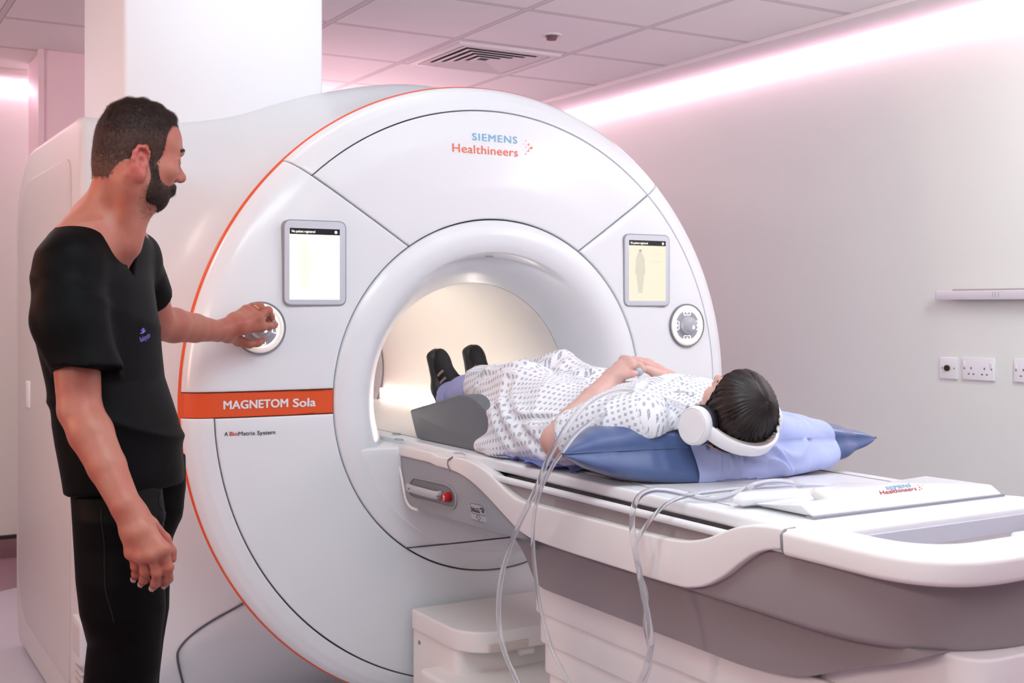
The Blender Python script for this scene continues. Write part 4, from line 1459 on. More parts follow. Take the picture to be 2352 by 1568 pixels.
def face(S_, O, R, sc=1.0, ears=True):
    s = sc
    S_.frame(O, R)
    V = lambda *p: tuple(q * s for q in p)
    S_.cap(V(-0.034, 0.086, 0.019), V(0.034, 0.086, 0.019), 0.011 * s, k=0.016 * s)
    S_.cap(V(0, 0.090, 0.010), V(0, 0.1075, -0.022), 0.0070 * s, 0.0098 * s, k=0.012 * s)
    S_.ell(V(0, 0.1090, -0.0265), V(0.0108, 0.0115, 0.0100), k=0.009 * s)
    for q in (-1, 1):
        S_.ell(V(q * 0.0125, 0.0955, -0.031), V(0.0075, 0.0105, 0.0080), k=0.008 * s)
        S_.ell(V(q * 0.040, 0.060, -0.022), V(0.021, 0.024, 0.017), k=0.028 * s)
        S_.ell(V(q * 0.031, 0.098, 0.000), V(0.0150, 0.0170, 0.0105), k=0.014 * s, op='-')
        S_.ell(V(q * 0.031, 0.0775, 0.000), V(0.0155, 0.0140, 0.0135), k=0.006 * s)
        S_.cap(V(q * 0.020, 0.0895, 0.0075), V(q * 0.043, 0.0830, 0.0050), 0.0036 * s, k=0.006 * s)
        S_.ell(V(q * 0.0065, 0.1015, -0.0365), V(0.0035, 0.005, 0.003), k=0.003 * s, op='-')
    S_.cap(V(-0.021, 0.082, -0.0535), V(0.021, 0.082, -0.0535), 0.0070 * s, k=0.010 * s)
    S_.ell(V(0, 0.0885, -0.0515), V(0.020, 0.0075, 0.0050), k=0.008 * s)
    S_.ell(V(0, 0.0875, -0.0615), V(0.018, 0.0075, 0.0058), k=0.008 * s)
    S_.cap(V(-0.023, 0.0935, -0.0565), V(0.023, 0.0935, -0.0565), 0.0016 * s, k=0.004 * s, op='-')
    S_.ell(V(0, 0.061, -0.085), V(0.018, 0.013, 0.014), k=0.018 * s)
    if ears:
        for q in (-1, 1):
            # auricle: body, helix, lobe, hollow concha
            tilt = Matrix.Rotation(q * 0.42, 3, 'Z') @ Matrix.Rotation(0.18, 3, 'X')
            RT = np.array(tilt)
            S_.ell(V(q * 0.0780, -0.010, -0.022), V(0.0065, 0.0165, 0.0265), R=RT, k=0.008 * s)
            hel = [(0.074, 0.004, -0.012), (0.080, 0.004, 0.001), (0.0845, -0.006, 0.0085), (0.0875, -0.018, 0.006), (0.0885, -0.026, -0.006), (0.0875, -0.027, -0.019), (0.084, -0.021, -0.033), (0.079, -0.011, -0.045)]
            pts = [V(q * a, b, c) for a, b, c in hel]
            S_.chain(pts, [0.0032 * s, 0.0036 * s, 0.0040 * s, 0.0042 * s, 0.0042 * s, 0.0040 * s, 0.0042 * s, 0.0050 * s], k=0.005 * s)
            S_.ell(V(q * 0.0775, -0.006, -0.047), V(0.0050, 0.0085, 0.0090), k=0.006 * s)
            S_.ell(V(q * 0.0890, -0.006, -0.024), V(0.0115, 0.0090, 0.0140), R=RT, k=0.003 * s, op='-')
            S_.ell(V(q * 0.0895, -0.013, -0.003), V(0.0085, 0.0055, 0.0065), R=RT, k=0.003 * s, op='-')
            S_.ell(V(q * 0.0770, 0.004, -0.024), V(0.0050, 0.0048, 0.0075), k=0.004 * s)
    return S_

def hand(S_, wrist, knuck, fingers, thumb, rw=0.028, rf=0.0095, rp=0.0135, kp=0.016):
    """wrist point, four knuckles, four finger chains from each knuckle, thumb chain"""
    S_.frame()
    for kx in knuck:
        S_.cap(wrist, kx, rw * 0.62, rp, k=kp)
    for i in range(3):
        S_.cap(knuck[i], knuck[i + 1], rp * 0.86, k=kp * 0.6)
        m1 = wrist * 0.45 + knuck[i] * 0.55
        m2 = wrist * 0.45 + knuck[i + 1] * 0.55
        S_.cap(m1, m2, rp, k=kp)
    for i, (kx, ch) in enumerate(zip(knuck, fingers)):
        sc = (1.0, 1.03, 0.97, 0.84)[i]
        pts = [kx] + list(ch)
        rr = [rf * 1.12 * sc, rf * 1.03 * sc, rf * 0.94 * sc, rf * 0.80 * sc][:len(pts)]
        S_.ell(kx, (rf * 1.10 * sc,) * 3, k=0.008)
        for j in range(len(pts) - 1):
            S_.cap(pts[j], pts[j + 1], rr[j], rr[j + 1], k=0.0030)
            if j:
                S_.ell(pts[j], (rr[j] * 1.10,) * 3, k=0.004)
    S_.ell((wrist * 0.55 + thumb[0] * 0.45), (0.019, 0.019, 0.019), k=0.02)
    rr = [rf * 1.55, rf * 1.18, rf * 1.05, rf * 0.85]
    S_.cap(wrist, thumb[0], rw * 0.55, rr[0] * 0.9, k=0.016)
    for j in range(len(thumb) - 1):
        S_.cap(thumb[j], thumb[j + 1], rr[j], rr[j + 1], k=0.007)
    return S_

def nail(name, tip, prev, up, r, m, parent):
    """small plate on the back of a finger tip"""
    d = tip - prev; d /= np.linalg.norm(d)
    n = up - d * (up @ d); n /= np.linalg.norm(n)
    b = np.cross(d, n)
    V, F = grid_vf(lambda u, v: tip + d * (r * (v * 1.5 - 0.45)) + b * (r * 0.72 * (2 * u - 1)) + n * (r * (1.06 - 0.42 * (2 * u - 1) ** 2 - 0.25 * v * v)), 7, 7)
    return mk(name, V, F, m, parent, sharp=0)

def strands(V, N, D, length, width, seed, lift=0.35, curl=0.0):
    """thin tapered ribbons rooted at V, leaning along D"""
    r = np.random.default_rng(seed)
    n = len(V)
    T = D - N * (D * N).sum(1)[:, None]
    T /= np.linalg.norm(T, axis=1)[:, None] + 1e-9
    B = np.cross(N, T)
    L = (length * r.uniform(0.7, 1.2, n))[:, None]
    W = (width * r.uniform(0.7, 1.2, n))[:, None]
    T = T + B * r.normal(0, 0.18, n)[:, None]
    P0 = V - N * 0.001
    P1 = V + T * L * 0.5 + N * L * lift * 0.5
    P2 = V + T * L + N * L * lift * (0.6 - curl)
    Vs = np.stack([P0 - B * W * 0.5, P0 + B * W * 0.5, P1 + B * W * 0.4, P1 - B * W * 0.4, P2 + B * W * 0.08, P2 - B * W * 0.08], 1).reshape(-1, 3)
    b = np.arange(n)[:, None] * 6
    F = np.concatenate([b + np.array([[0, 1, 2, 3]]), b + np.array([[3, 2, 4, 5]])], 0)
    return Vs, F

def skin(name, color, red, rough=0.46):
    m = bpy.data.materials.new(name)
    m.use_nodes = True
    nt = m.node_tree
    b = nt.nodes['Principled BSDF']
    tc = nt.nodes.new('ShaderNodeTexCoord')
    n1 = nt.nodes.new('ShaderNodeTexNoise'); n1.inputs['Scale'].default_value = 22; n1.inputs['Detail'].default_value = 5
    n2 = nt.nodes.new('ShaderNodeTexNoise'); n2.inputs['Scale'].default_value = 420; n2.inputs['Detail'].default_value = 3
    n3 = nt.nodes.new('ShaderNodeTexNoise'); n3.inputs['Scale'].default_value = 95; n3.inputs['Detail'].default_value = 2
    for n in (n1, n2, n3):
        nt.links.new(tc.outputs['Object'], n.inputs['Vector'])
    rp = nt.nodes.new('ShaderNodeValToRGB')
    rp.color_ramp.elements[0].position = 0.35; rp.color_ramp.elements[0].color = (*color, 1)
    rp.color_ramp.elements[1].position = 0.70; rp.color_ramp.elements[1].color = (*red, 1)
    nt.links.new(n1.outputs['Fac'], rp.inputs[0])
    nt.links.new(rp.outputs[0], b.inputs['Base Color'])
    b.inputs['Roughness'].default_value = rough
    b.inputs['Subsurface Weight'].default_value = 0.18
    b.inputs['Subsurface Radius'].default_value = (0.010, 0.004, 0.002)
    b.inputs['Subsurface Scale'].default_value = 0.5
    ad = nt.nodes.new('ShaderNodeMath'); ad.operation = 'ADD'
    nt.links.new(n2.outputs['Fac'], ad.inputs[0]); nt.links.new(n3.outputs['Fac'], ad.inputs[1])
    bp = nt.nodes.new('ShaderNodeBump'); bp.inputs['Strength'].default_value = 0.22; bp.inputs['Distance'].default_value = 0.0012
    nt.links.new(ad.outputs[0], bp.inputs['Height'])
    nt.links.new(bp.outputs[0], b.inputs['Normal'])
    return m

# ---------------------------------------------------------------- the man in black scrubs
MAN = thing('person', 'standing man in black scrubs, seen from behind, one hand on the scanner dial', 'person', tuple(at(275, 705, 2.5)[:2]) + (0,))
M_skin = skin('man skin', (0.43, 0.165, 0.110), (0.43, 0.115, 0.078))
M_hair = mat('dark brown hair', (0.020, 0.011, 0.009), rough=0.55, color2=(0.040, 0.022, 0.018), vscale=120, bump=0.5, bscale=240, aniso=(1, 1, 0.3), spec=0.2)
M_beard = mat('dark beard', (0.022, 0.012, 0.010), rough=0.6, color2=(0.048, 0.027, 0.021), vscale=150, bump=0.5, bscale=300, spec=0.2)
M_scrub = mat('black scrubs cotton', (0.0030, 0.0030, 0.0034), rough=0.55, bump=0.12, bscale=500, spec=0.09)
M_scrub2 = mat('black trousers cotton', (0.0034, 0.0031, 0.0034), rough=0.55, bump=0.12, bscale=500, spec=0.09)

# head frame
al, pt = math.radians(38), math.radians(7)
hf = uwz(math.cos(al) * math.cos(pt), math.sin(al) * math.cos(pt), -math.sin(pt))
hu = uwz(math.cos(al) * math.sin(pt), math.sin(al) * math.sin(pt), math.cos(pt))
HR = rot_from(hf, hu)
HO = at(303, 358, 2.47)
HS = 1.0
# torso frame: forward a little towards the viewer
tf = uwz(0.990, -0.141, 0); tl = uwz(0.141, 0.990, 0)
TR = rot_from(tf, (0, 0, 1))
rot_t = math.atan2(-tl[1], -tl[0])

def body_keys(rows, w, grow=0.0):
    """(py, left px, right px, lateral half width) -> loft keys along z"""
    out = []
    for py, L, R_, a in rows:
        c = at((L + R_) / 2, py, w)
        H = (R_ - L) / 2 * w / FPX * 0.954
        b2 = H * H - (0.437 * a) ** 2
        b = math.sqrt(max(b2, 0.0016)) / 0.90
        out.append((c[2], c[0], c[1], a + grow, b + grow))
    return out
top_rows = [(492, 178, 300, 0.075), (515, 150, 318, 0.105), (545, 118, 338, 0.150), (585, 92, 352, 0.185), (650, 74, 371, 0.200), (740, 68, 384, 0.198), (870, 97, 399, 0.190), (930, 110, 420, 0.185),
            (965, 108, 431, 0.185), (1010, 115, 437, 0.185), (1080, 131, 445, 0.188), (1165, 150, 446, 0.190)]
r_sh, r_el, r_wr = at(162, 604, 2.375), at(183, 940, 2.335), at(288, 1160, 2.265)
l_sh, l_el, l_wr = at(308, 590, 2.690), at(362, 742, 2.89), at(500, 760, 3.105)

B = SDF()
skull(B, HO, HR, HS)
face(B, HO, HR, HS)
B.frame()
nb, nt_ = at(232, 535, 2.50), HO + HR @ np.array([0, -0.017, -0.052])
B.cap(nt_, nb, 0.050, 0.057, k=0.035)
B.cap(HO + HR @ np.array([0, 0.020, -0.085]), at(285, 560, 2.47), 0.034, 0.036, k=0.03)
# neck muscles
B.cap(HO + HR @ np.array([0.062, -0.02, -0.05]), at(288, 545, 2.45), 0.017, 0.013, k=0.03)
B.cap(nb, (r_sh + nb) / 2 + np.array([0, 0, 0.006]), 0.056, 0.046, k=0.05)
B.cap((r_sh + nb) / 2 + np.array([0, 0, 0.006]), r_sh, 0.046, 0.044, k=0.05)
B.cap(nb, (l_sh + nb) / 2, 0.056, 0.050, k=0.05)
B.cap((l_sh + nb) / 2, l_sh, 0.050, 0.050, k=0.05)
B.loft(body_keys(top_rows[2:9], 2.52, -0.036), 'z', k=0.05, rot=rot_t)
def arm(sh, el, wr, ru, re, rf_, rw):
    B.chain([sh, (sh * 0.5 + el * 0.5), el], [ru, ru * 0.90, re], k=0.008)
    d = wr - el
    B.chain([el, el + d * 0.25, el + d * 0.6, wr], [re, rf_, rf_ * 0.84, rw], k=0.008)
arm(r_sh, r_el, r_wr, 0.052, 0.0415, 0.0425, 0.0285)
arm(l_sh, l_el, l_wr, 0.052, 0.042, 0.0430, 0.0270)
# right hand, hanging, back of the hand to the viewer
W0 = 2.245
rk = [at(375, 1262, W0 - 0.004), at(351, 1274, W0 - 0.008), at(327, 1277, W0 - 0.002), at(303, 1269, W0 + 0.008)]
rfg = [[at(386, 1302, W0 + 0.004), at(386, 1328, W0 + 0.020), at(379, 1341, W0 + 0.032)],
       [at(361, 1314, W0 + 0.000), at(358, 1337, W0 + 0.016), at(352, 1347, W0 + 0.026)],
       [at(334, 1312, W0 + 0.006), at(331, 1330, W0 + 0.022), at(326, 1338, W0 + 0.032)],
       [at(311, 1300, W0 + 0.016), at(312, 1317, W0 + 0.030), at(309, 1326, W0 + 0.038)]]
rth = [at(345, 1205, W0 + 0.036), at(378, 1238, W0 + 0.058), at(392, 1266, W0 + 0.062), at(396, 1283, W0 + 0.062)]
hand(B, r_wr, rk, rfg, rth)
# left hand on the dial
W1 = 3.185
lk = [at(600, 749, W1), at(592, 730, W1 - 0.008), at(578, 721, W1 + 0.000), at(566, 713, W1 + 0.014)]
lfg = [[at(618, 749, W1 + 0.018), at(628, 747, W1 + 0.040), at(633, 745, W1 + 0.054)],
       [at(616, 713, W1 + 0.012), at(622, 727, W1 + 0.040), at(616, 736, W1 + 0.055)],
       [at(597, 703, W1 + 0.014), at(605, 711, W1 + 0.044), at(602, 722, W1 + 0.062)],
       [at(580, 703, W1 + 0.028), at(588, 709, W1 + 0.052), at(588, 720, W1 + 0.066)]]
lth = [at(548, 782, W1 + 0.012), at(572, 789, W1 + 0.022), at(592, 787, W1 + 0.040), at(603, 781, W1 + 0.056)]
hand(B, l_wr, lk, lfg, lth, rw=0.027, rf=0.0102, rp=0.0150)
V, F = B.mesh(0.0024)
V = relax(V, F, 1, 0.35)
def head_regions(V, F, O, R, s):
    c = V[F].mean(1)
    q = ((c - O) @ R) / s
    mi = np.zeros(len(F), int)
    ear = (np.abs(q[:, 0]) > 0.0765) & (np.abs(q[:, 1] + 0.012) < 0.022) & (q[:, 2] > -0.06) & (q[:, 2] < 0.016)
    lip = (q[:, 1] > 0.075) & (np.abs(q[:, 2] + 0.0575) < 0.009) & (np.abs(q[:, 0]) < 0.021)
    mi[ear] = 1
    mi[lip] = 1
    return mi
M_red = skin('flushed skin', (0.47, 0.125, 0.095), (0.46, 0.095, 0.075))
nmesh('body', V, F, [M_skin, M_red], MAN, mi=head_regions(V, F, HO, HR, HS))
BODY_V, BODY_N = V, vnormals(V, F)
M_nail = mat('finger nail', (0.62, 0.38, 0.33), rough=0.3)
vdir = uwz(0, -1, 0)
for ch in rfg:
    nail('finger_nail', ch[2], ch[1], vdir, 0.0082, M_nail, MAN)
# wedding ring
rp_ = lk[2] * 0.35 + lfg[2][0] * 0.65
d = lfg[2][0] - lk[2]; d /= np.linalg.norm(d)
e1 = np.cross(d, [0, 0, 1]); e1 /= np.linalg.norm(e1); e2 = np.cross(d, e1)
V_, F_ = tube_vf([rp_ + (e1 * math.cos(a) + e2 * math.sin(a)) * 0.0112 for a in np.linspace(0, 2 * PI, 28)], 0.0016, 8)
mk('ring', V_, F_, mat('gold', (0.83, 0.62, 0.32), metal=1.0, rough=0.2), MAN)
# eyes
def eyes(O, R, s, parent):
    for q in (-1, 1):
        c = O + R @ (np.array([q * 0.031, 0.0795, 0.000]) * s)
        me = bpy.data.meshes.new('eye')
        bm = bmesh.new()
        bmesh.ops.create_uvsphere(bm, u_segments=20, v_segments=14, radius=0.0127 * s)
        bmesh.ops.translate(bm, verts=bm.verts, vec=Vector(c))
        e = bm_obj('eye', bm, mat('eye white', (0.75, 0.70, 0.68), rough=0.15), parent)
        p = c + R @ np.array([0, 0.0122 * s, -0.001])
        V, F = tube_vf([p, p + R @ np.array([0, 0.0009, 0])], [0.0055, 0.0040], 16)
        mk('iris', V, F, mat('iris brown', (0.05, 0.03, 0.02), rough=0.1), e)
eyes(HO, HR, HS, MAN)

def to_local(P, O, R, s=1.0):
    return ((P - O) @ R) / s
def hair_cap(O, R, s):
    H = SDF()
    skull(H, O, R, s)
    H.frame()
    H.cap(nt_, nb, 0.050, 0.057, k=0.035)
    def post(P, D):
        q = to_local(P, O, R, s)
        x, y, z = q[:, 0], q[:, 1], q[:, 2]
        line = np.interp(y, [-0.12, -0.055, -0.045, -0.028, -0.018, 0.004, 0.012, 0.020, 0.036, 0.041, 0.046, 0.060, 0.090, 0.12],
                            [-0.057, -0.058, -0.054, -0.038, 0.000, 0.018, 0.004, -0.028, -0.030, 0.000, 0.052, 0.068, 0.074, 0.076])
        line = line + 0.0022 * np.sin(y * 310 + 2 * np.sin(x * 130)) + 0.0015 * np.sin(x * 420 + y * 190)
        cut = (line - z) * 0.8
        ramp = smooth01(-cut, 0.0, 0.022)
        t = 0.0004 + (0.0018 + 0.0060 * smooth01(z, 0.065, 0.115) + 0.004 * smooth01(y, 0.05, 0.09) * smooth01(z, 0.07, 0.10)) * ramp
        t = t + 0.0010 * np.sin(190 * y + 60 * x) * smooth01(z, 0.06, 0.1)
        return np.maximum(D - t, cut)
    V, F = H.mesh(0.0032, post)
    return V, F, post
V, F, hpost = hair_cap(HO, HR, HS)
N = vnormals(V, F)
q = to_local(V, HO, HR)
r = np.random.default_rng(3)
okm = np.nonzero((q[:, 2] > -0.085))[0]
ix = r.choice(okm, 30000)
ql = q[ix]
# combed forward on top, down at the sides
top = smooth01(ql[:, 2], 0.07, 0.11)[:, None]
dl = np.concatenate([0.0 * ql[:, :1], 0.35 + 0 * ql[:, :1], -1 + 0 * ql[:, :1]], 1) * (1 - top) + np.concatenate([0.15 * np.sin(60 * ql[:, :1]), 1 + 0 * ql[:, :1], 0.15 + 0 * ql[:, :1]], 1) * top
Ls = 0.0042 + 0.0075 * top[:, 0]
Vs, Fs = strands(V[ix] + r.normal(0, 0.0012, (len(ix), 3)), N[ix], dl @ HR.T, Ls, 0.0008, 5, lift=0.32)
VV = np.concatenate([V, Vs]); FF = np.concatenate([F, Fs + len(V)])
M_hair2 = mat('clipped hair', (0.050, 0.026, 0.021), rough=0.6, color2=(0.085, 0.043, 0.034), vscale=150, bump=0.5, bscale=300, spec=0.2)
M_hair3 = mat('shaved hair', (0.120, 0.056, 0.042), rough=0.6, color2=(0.17, 0.078, 0.058), vscale=150, bump=0.5, bscale=300, spec=0.2)
fc = to_local(VV[FF].mean(1), HO, HR)
nz_ = r.normal(0, 0.010, len(FF)) + 0.012 * snoise(fc, 60, n=6, off=4)
hz_ = fc[:, 2] + nz_ + 0.25 * np.minimum(0, fc[:, 1] + 0.05)
mi = np.where(hz_ < -0.030, 2, np.where(hz_ < 0.040, 1, 0))
nmesh('hair', VV, FF, [M_hair, M_hair2, M_hair3], MAN, mi=mi)
# beard
Bd = SDF(); skull(Bd, HO, HR, HS); face(Bd, HO, HR, HS, ears=False)
def bpost(P, D):
    q = to_local(P, HO, HR)
    x, y, z = np.abs(q[:, 0]), q[:, 1], q[:, 2]
    up_ = np.interp(y, [0.0, 0.014, 0.020, 0.034, 0.043, 0.058, 0.075, 0.090, 0.12], [-0.034, -0.010, -0.004, -0.020, -0.044, -0.055, -0.050, -0.0410, -0.0395])
    lo = np.interp(y, [0.0, 0.02, 0.05, 0.09], [-0.080, -0.108, -0.125, -0.125])
    up_ = up_ + 0.003 * np.sin(y * 420) * np.sin(x * 300 + 1)
    cut = np.maximum(np.maximum(z - up_, lo - z), 0.010 - y) * 0.8
    t = (0.0006 + 0.0030 * smooth01(-z, 0.050, 0.085) + 0.0014 * smooth01(y, 0.05, 0.085)) * smooth01(-cut, 0.0, 0.010) + 0.0005
    lip = 1 - np.sqrt((x / 0.019) ** 2 + ((z + 0.057) / 0.0085) ** 2)
    lip = np.where(y > 0.07, lip * 0.008, -1)
    return np.maximum(np.maximum(D - t, cut), lip)
V, F = Bd.mesh(0.0030, bpost)
N = vnormals(V, F)
ix = r.choice(len(V), 9000)
dl = np.tile(np.array([0.0, 0.45, -1.0]) @ HR.T, (len(ix), 1))
Vs, Fs = strands(V[ix] + r.normal(0, 0.001, (len(ix), 3)), N[ix], dl, np.full(len(ix), 0.0042), 0.00060, 8, lift=0.25)
VV = np.concatenate([V, Vs]); FF = np.concatenate([F, Fs + len(V)])
fc = to_local(VV[FF].mean(1), HO, HR)
upb = np.interp(fc[:, 1], [0.0, 0.014, 0.020, 0.034, 0.043, 0.058, 0.075, 0.090, 0.12], [-0.034, -0.010, -0.004, -0.020, -0.044, -0.055, -0.050, -0.0410, -0.0395])
e_ = np.minimum(upb - fc[:, 2], (fc[:, 1] - 0.010)) + r.normal(0, 0.0035, len(FF))
nmesh('beard', VV, FF, [M_beard, M_hair2, M_hair3], MAN, mi=np.where(e_ < 0.0035, 2, np.where(e_ < 0.009, 1, 0)))
# stubble below the jaw
bq = to_local(BODY_V, HO, HR)
sel = np.nonzero((bq[:, 1] > -0.005) & (bq[:, 1] < 0.065) & (bq[:, 2] < -0.062 - 0.4 * (bq[:, 1] - 0.02)) & (bq[:, 2] > -0.135) & (np.abs(bq[:, 0]) < 0.075))[0]
ix = r.choice(sel, 5200)
pr_ = np.clip(1.15 - (-(bq[ix, 2]) - 0.07) / 0.06, 0, 1) * smooth01(bq[ix, 1], -0.005, 0.025)
ix = ix[r.uniform(0, 1, len(ix)) < pr_]
Vs, Fs = strands(BODY_V[ix] + r.normal(0, 0.0012, (len(ix), 3)), BODY_N[ix], np.tile(np.array([0.0, 0.4, -1.0]) @ HR.T, (len(ix), 1)), np.full(len(ix), 0.0030), 0.00055, 9, lift=0.3)
o = nmesh('stubble', Vs, Fs, M_hair2, MAN)
o['kind'] = 'stuff'
# brows
for s_ in (-1, 1):
    P = [HO + HR @ np.array([s_ * a, b, c]) for a, b, c in ((0.012, 0.0995, 0.0205), (0.024, 0.0990, 0.0255), (0.036, 0.0950, 0.0275), (0.049, 0.0850, 0.0225))]
    tube('eyebrow', spline(P, 5), [0.0034] * 16, M_beard, MAN, 8, flat=(1.1, 0.8))

# scrub top
St = SDF()
St.loft(body_keys(top_rows, 2.52, -0.012), 'z', k=0.04, rot=rot_t)
slv = at(205, 862, 2.33)
St.cap(nb + uwz(-0.02, -0.01, 0.002), r_sh + np.array([0, 0, 0.002]), 0.046, 0.050, k=0.06)
lsv = l_sh * 0.42 + l_el * 0.58
St.cap(nb + uwz(0.02, 0.02, -0.01), l_sh, 0.046, 0.050, k=0.05)
SlR = SDF()
SlR.chain([r_sh + np.array([0, 0, 0.0]), at(158, 735, 2.345), slv], [0.055, 0.060, 0.064], k=0.05)
SlL = SDF()
SlL.chain([l_sh, lsv], [0.050, 0.056], k=0.04)
adir = (r_el - r_sh) / np.linalg.norm(r_el - r_sh)
sl_c = at(205, 848, 2.34)
sl_n = adir * 0.9 + uwz(-0.06, 0.0, -0.10)
sl_n /= np.linalg.norm(sl_n)
ldir = (l_el - l_sh) / np.linalg.norm(l_el - l_sh)
vw = 2.44
for _ in range(30):
    vb = at(318, 634, vw)
    vw += ((vb - nb) @ tl) * -0.7
Vl = TR.T @ (vb - nb)
def tpost(P, D):
    # gathered folds
    f = snoise(P, 17, n=8, off=3, stretch=(1.2, 1.2, 0.55))
    crease = 1 - np.abs(np.sin((P @ (tf * 7 + np.array([0, 0, 9.0]))) * 1.7 + 1.4 * snoise(P, 7, n=5, off=21)))
    low = smooth01(-P[:, 2], -1.30, -1.0)
    D = D - 0.0070 * f - 0.0075 * crease ** 4 * (0.4 + low)
    dr = SlR.ev(P) - 0.0050 * f - 0.005 * crease ** 3
    dr = np.maximum(dr, (P - sl_c) @ sl_n + 0.003 * np.sin((P @ tf) * 60))
    dl_ = np.maximum(SlL.ev(P) - 0.004 * f, (P - lsv) @ ldir)
    k = 0.025
    for e in (dr, dl_):
        h = np.maximum(k - np.abs(D - e), 0) / k
        D = np.minimum(D, e) - h * h * k * 0.25
    # neck opening
    q = (P - nb) @ TR
    x, y, z = q[:, 0], q[:, 1], q[:, 2]
    ax_ = (nt_ - nb) / np.linalg.norm(nt_ - nb)
    tt = np.clip((P - nb) @ ax_, -0.02, 0.2)
    dn_ = np.linalg.norm(P - nb - tt[:, None] * ax_, axis=1) - 0.0645
    D = np.maximum(D, -dn_)
    hw = np.maximum(0, (z - Vl[2])) * 0.62
    dv = np.maximum((np.abs(x) - hw) * 0.85, 0.02 - y)
    dv = np.where(z < Vl[2], np.sqrt(x * x + (z - Vl[2]) ** 2), dv)
    D = np.maximum(D, -dv)
    # hem
    hz = at(300, 1116, 2.5)[2] + 0.10 * np.minimum(0, (P - at(300, 1116, 2.5)) @ tf + 0.02)
    hz = hz + 0.004 * snoise(P, 14, n=5, off=30, stretch=(1, 1, 0))
    return np.maximum(D, hz - P[:, 2])
V, F = St.mesh(0.0045, tpost, ghost=(SlR, SlL))
V = relax(V, F, 1, 0.4)
top_o = nmesh('scrub_top', V, F, M_scrub, MAN)
def top_d(P):
    P = np.atleast_2d(P)
    return tpost(P, St.ev(P))
def drop(p, fn, off=0.001):
    p = np.array(p, float)
    for _ in range(3):
        e = 0.002
        d = fn(p)[0]
        g = np.array([fn(p + np.eye(3)[i] * e)[0] - d for i in range(3)]) / e
        gn = np.linalg.norm(g) + 1e-9
        p = p - g / gn * (d - off) / max(gn, 0.5)
    return p
def hit(px, py, fn, w0=1.9, w1=3.2):
    w = w0
    while w < w1:
        p = at(px, py, w)
        d = fn(p[None])[0]
        if d < 0.0008: return p
        w += max(0.001, min(0.02, d * 0.6))
    return p
M_emb = mat('purple embroidery', (0.22, 0.17, 0.62), rough=0.7)
p0, p1 = hit(322, 786, top_d), hit(341, 776, top_d)
ud = p1 - p0
text_mesh('embroidery', 'Radiographer', 0.018, p0, ud, (0, 0, 1), M_emb, top_o, fit=(np.linalg.norm(ud) * 1.25, 0.012), warp=lambda p: drop(p, top_d, 0.0016))
pc_ = hit(328, 765, top_d)
mb = MB()
for a in (0.3, 1.0, 1.6, 2.2, 2.9):
    dv = ud / np.linalg.norm(ud)
    mb.add(*tube_vf([drop(pc_ + (dv * math.cos(a) + np.array([0, 0, math.sin(a)])) * t, top_d, 0.001) for t in (0.001, 0.006, 0.011)], 0.0011, 5))
mb.build('embroidery', M_emb, top_o)
# trousers
Tr = SDF()
def leg_rows(rows, w):
    out = []
    for py, L, R_, dw in rows:
        c = at((L + R_) / 2, py, w + dw)
        H = (R_ - L) / 2 * w / FPX - 0.009
        out.append((c[2], c[0], c[1], H, H * 0.98))
    return out
Tr.loft(leg_rows([(1040, 160, 372, 0.06), (1120, 152, 388, 0.03), (1180, 158, 388, 0), (1250, 162, 384, 0), (1330, 168, 388, -0.01), (1400, 179, 392, -0.01), (1470, 203, 382, 0), (1520, 195, 376, 0), (1568, 190, 368, 0), (1800, 205, 345, 0.03), (2090, 212, 322, 0.05)], 2.42), 'z', k=0.04)
Tr.loft(leg_rows([(1040, 238, 436, 0), (1120, 240, 436, 0), (1170, 246, 428, 0), (1240, 252, 406, 0), (1320, 256, 400, 0), (1400, 258, 397, 0), (1470, 256, 384, 0), (1568, 250, 370, 0), (1800, 250, 345, 0.03), (2090, 255, 325, 0.05)], 2.63), 'z', k=0.04)
def trpost(P, D):
    f = snoise(P, 13, n=7, off=12, stretch=(1.1, 1.1, 0.6))
    cr = 1 - np.abs(np.sin(P @ (tf * 6 + np.array([0, 0, 7.0])) * 1.6 + 1.6 * snoise(P, 6, n=5, off=17)))
    return D - 0.0085 * f - 0.006 * cr ** 3
V, F = Tr.mesh(0.0055, trpost)
V = relax(V, F, 1, 0.4)
tr_o = nmesh('trousers', V, F, M_scrub2, MAN)
def tr_d(P):
    P = np.atleast_2d(P)
    return trpost(P, Tr.ev(P))
seam = [hit(a, b, tr_d) for a, b in ((232, 1170), (238, 1230), (240, 1300), (243, 1360), (256, 1405), (262, 1430))]
tube('trouser_seam', [drop(p, tr_d, 0.0004) for p in spline(seam, 5)], 0.0013, mat('seam thread', (0.003, 0.003, 0.004), rough=0.8), tr_o, 6)
seam = [hit(a, b, tr_d) for a, b in ((368, 1130), (374, 1170), (380, 1210), (372, 1222))]
tube('pocket_seam', [drop(p, tr_d, 0.0004) for p in spline(seam, 5)], 0.0013, mat('seam thread', (0.003, 0.003, 0.004)), tr_o, 6)
# shoes under the trousers
for c0 in (at(272, 2090, 2.47), at(292, 2090, 2.68)):
    sh = SDF(); sh.frame((c0[0], c0[1], 0.0), TR)
    sh.box((0, 0.04, 0.012), (0.036, 0.11, 0.004), 0.008, k=0.01)
    sh.ell((0, 0.06, 0.035), (0.044, 0.11, 0.038), k=0.02)
    sh.cap((0, -0.03, 0.04), (0, -0.02, 0.11), 0.040, 0.042, k=0.03)
    sh.box((0, 0.04, -0.05), (0.2, 0.3, 0.05), 0.0, k=0.004, op='-')
    V, F = sh.mesh(0.006)
    nmesh('shoe', V, F, M_scrub, MAN)
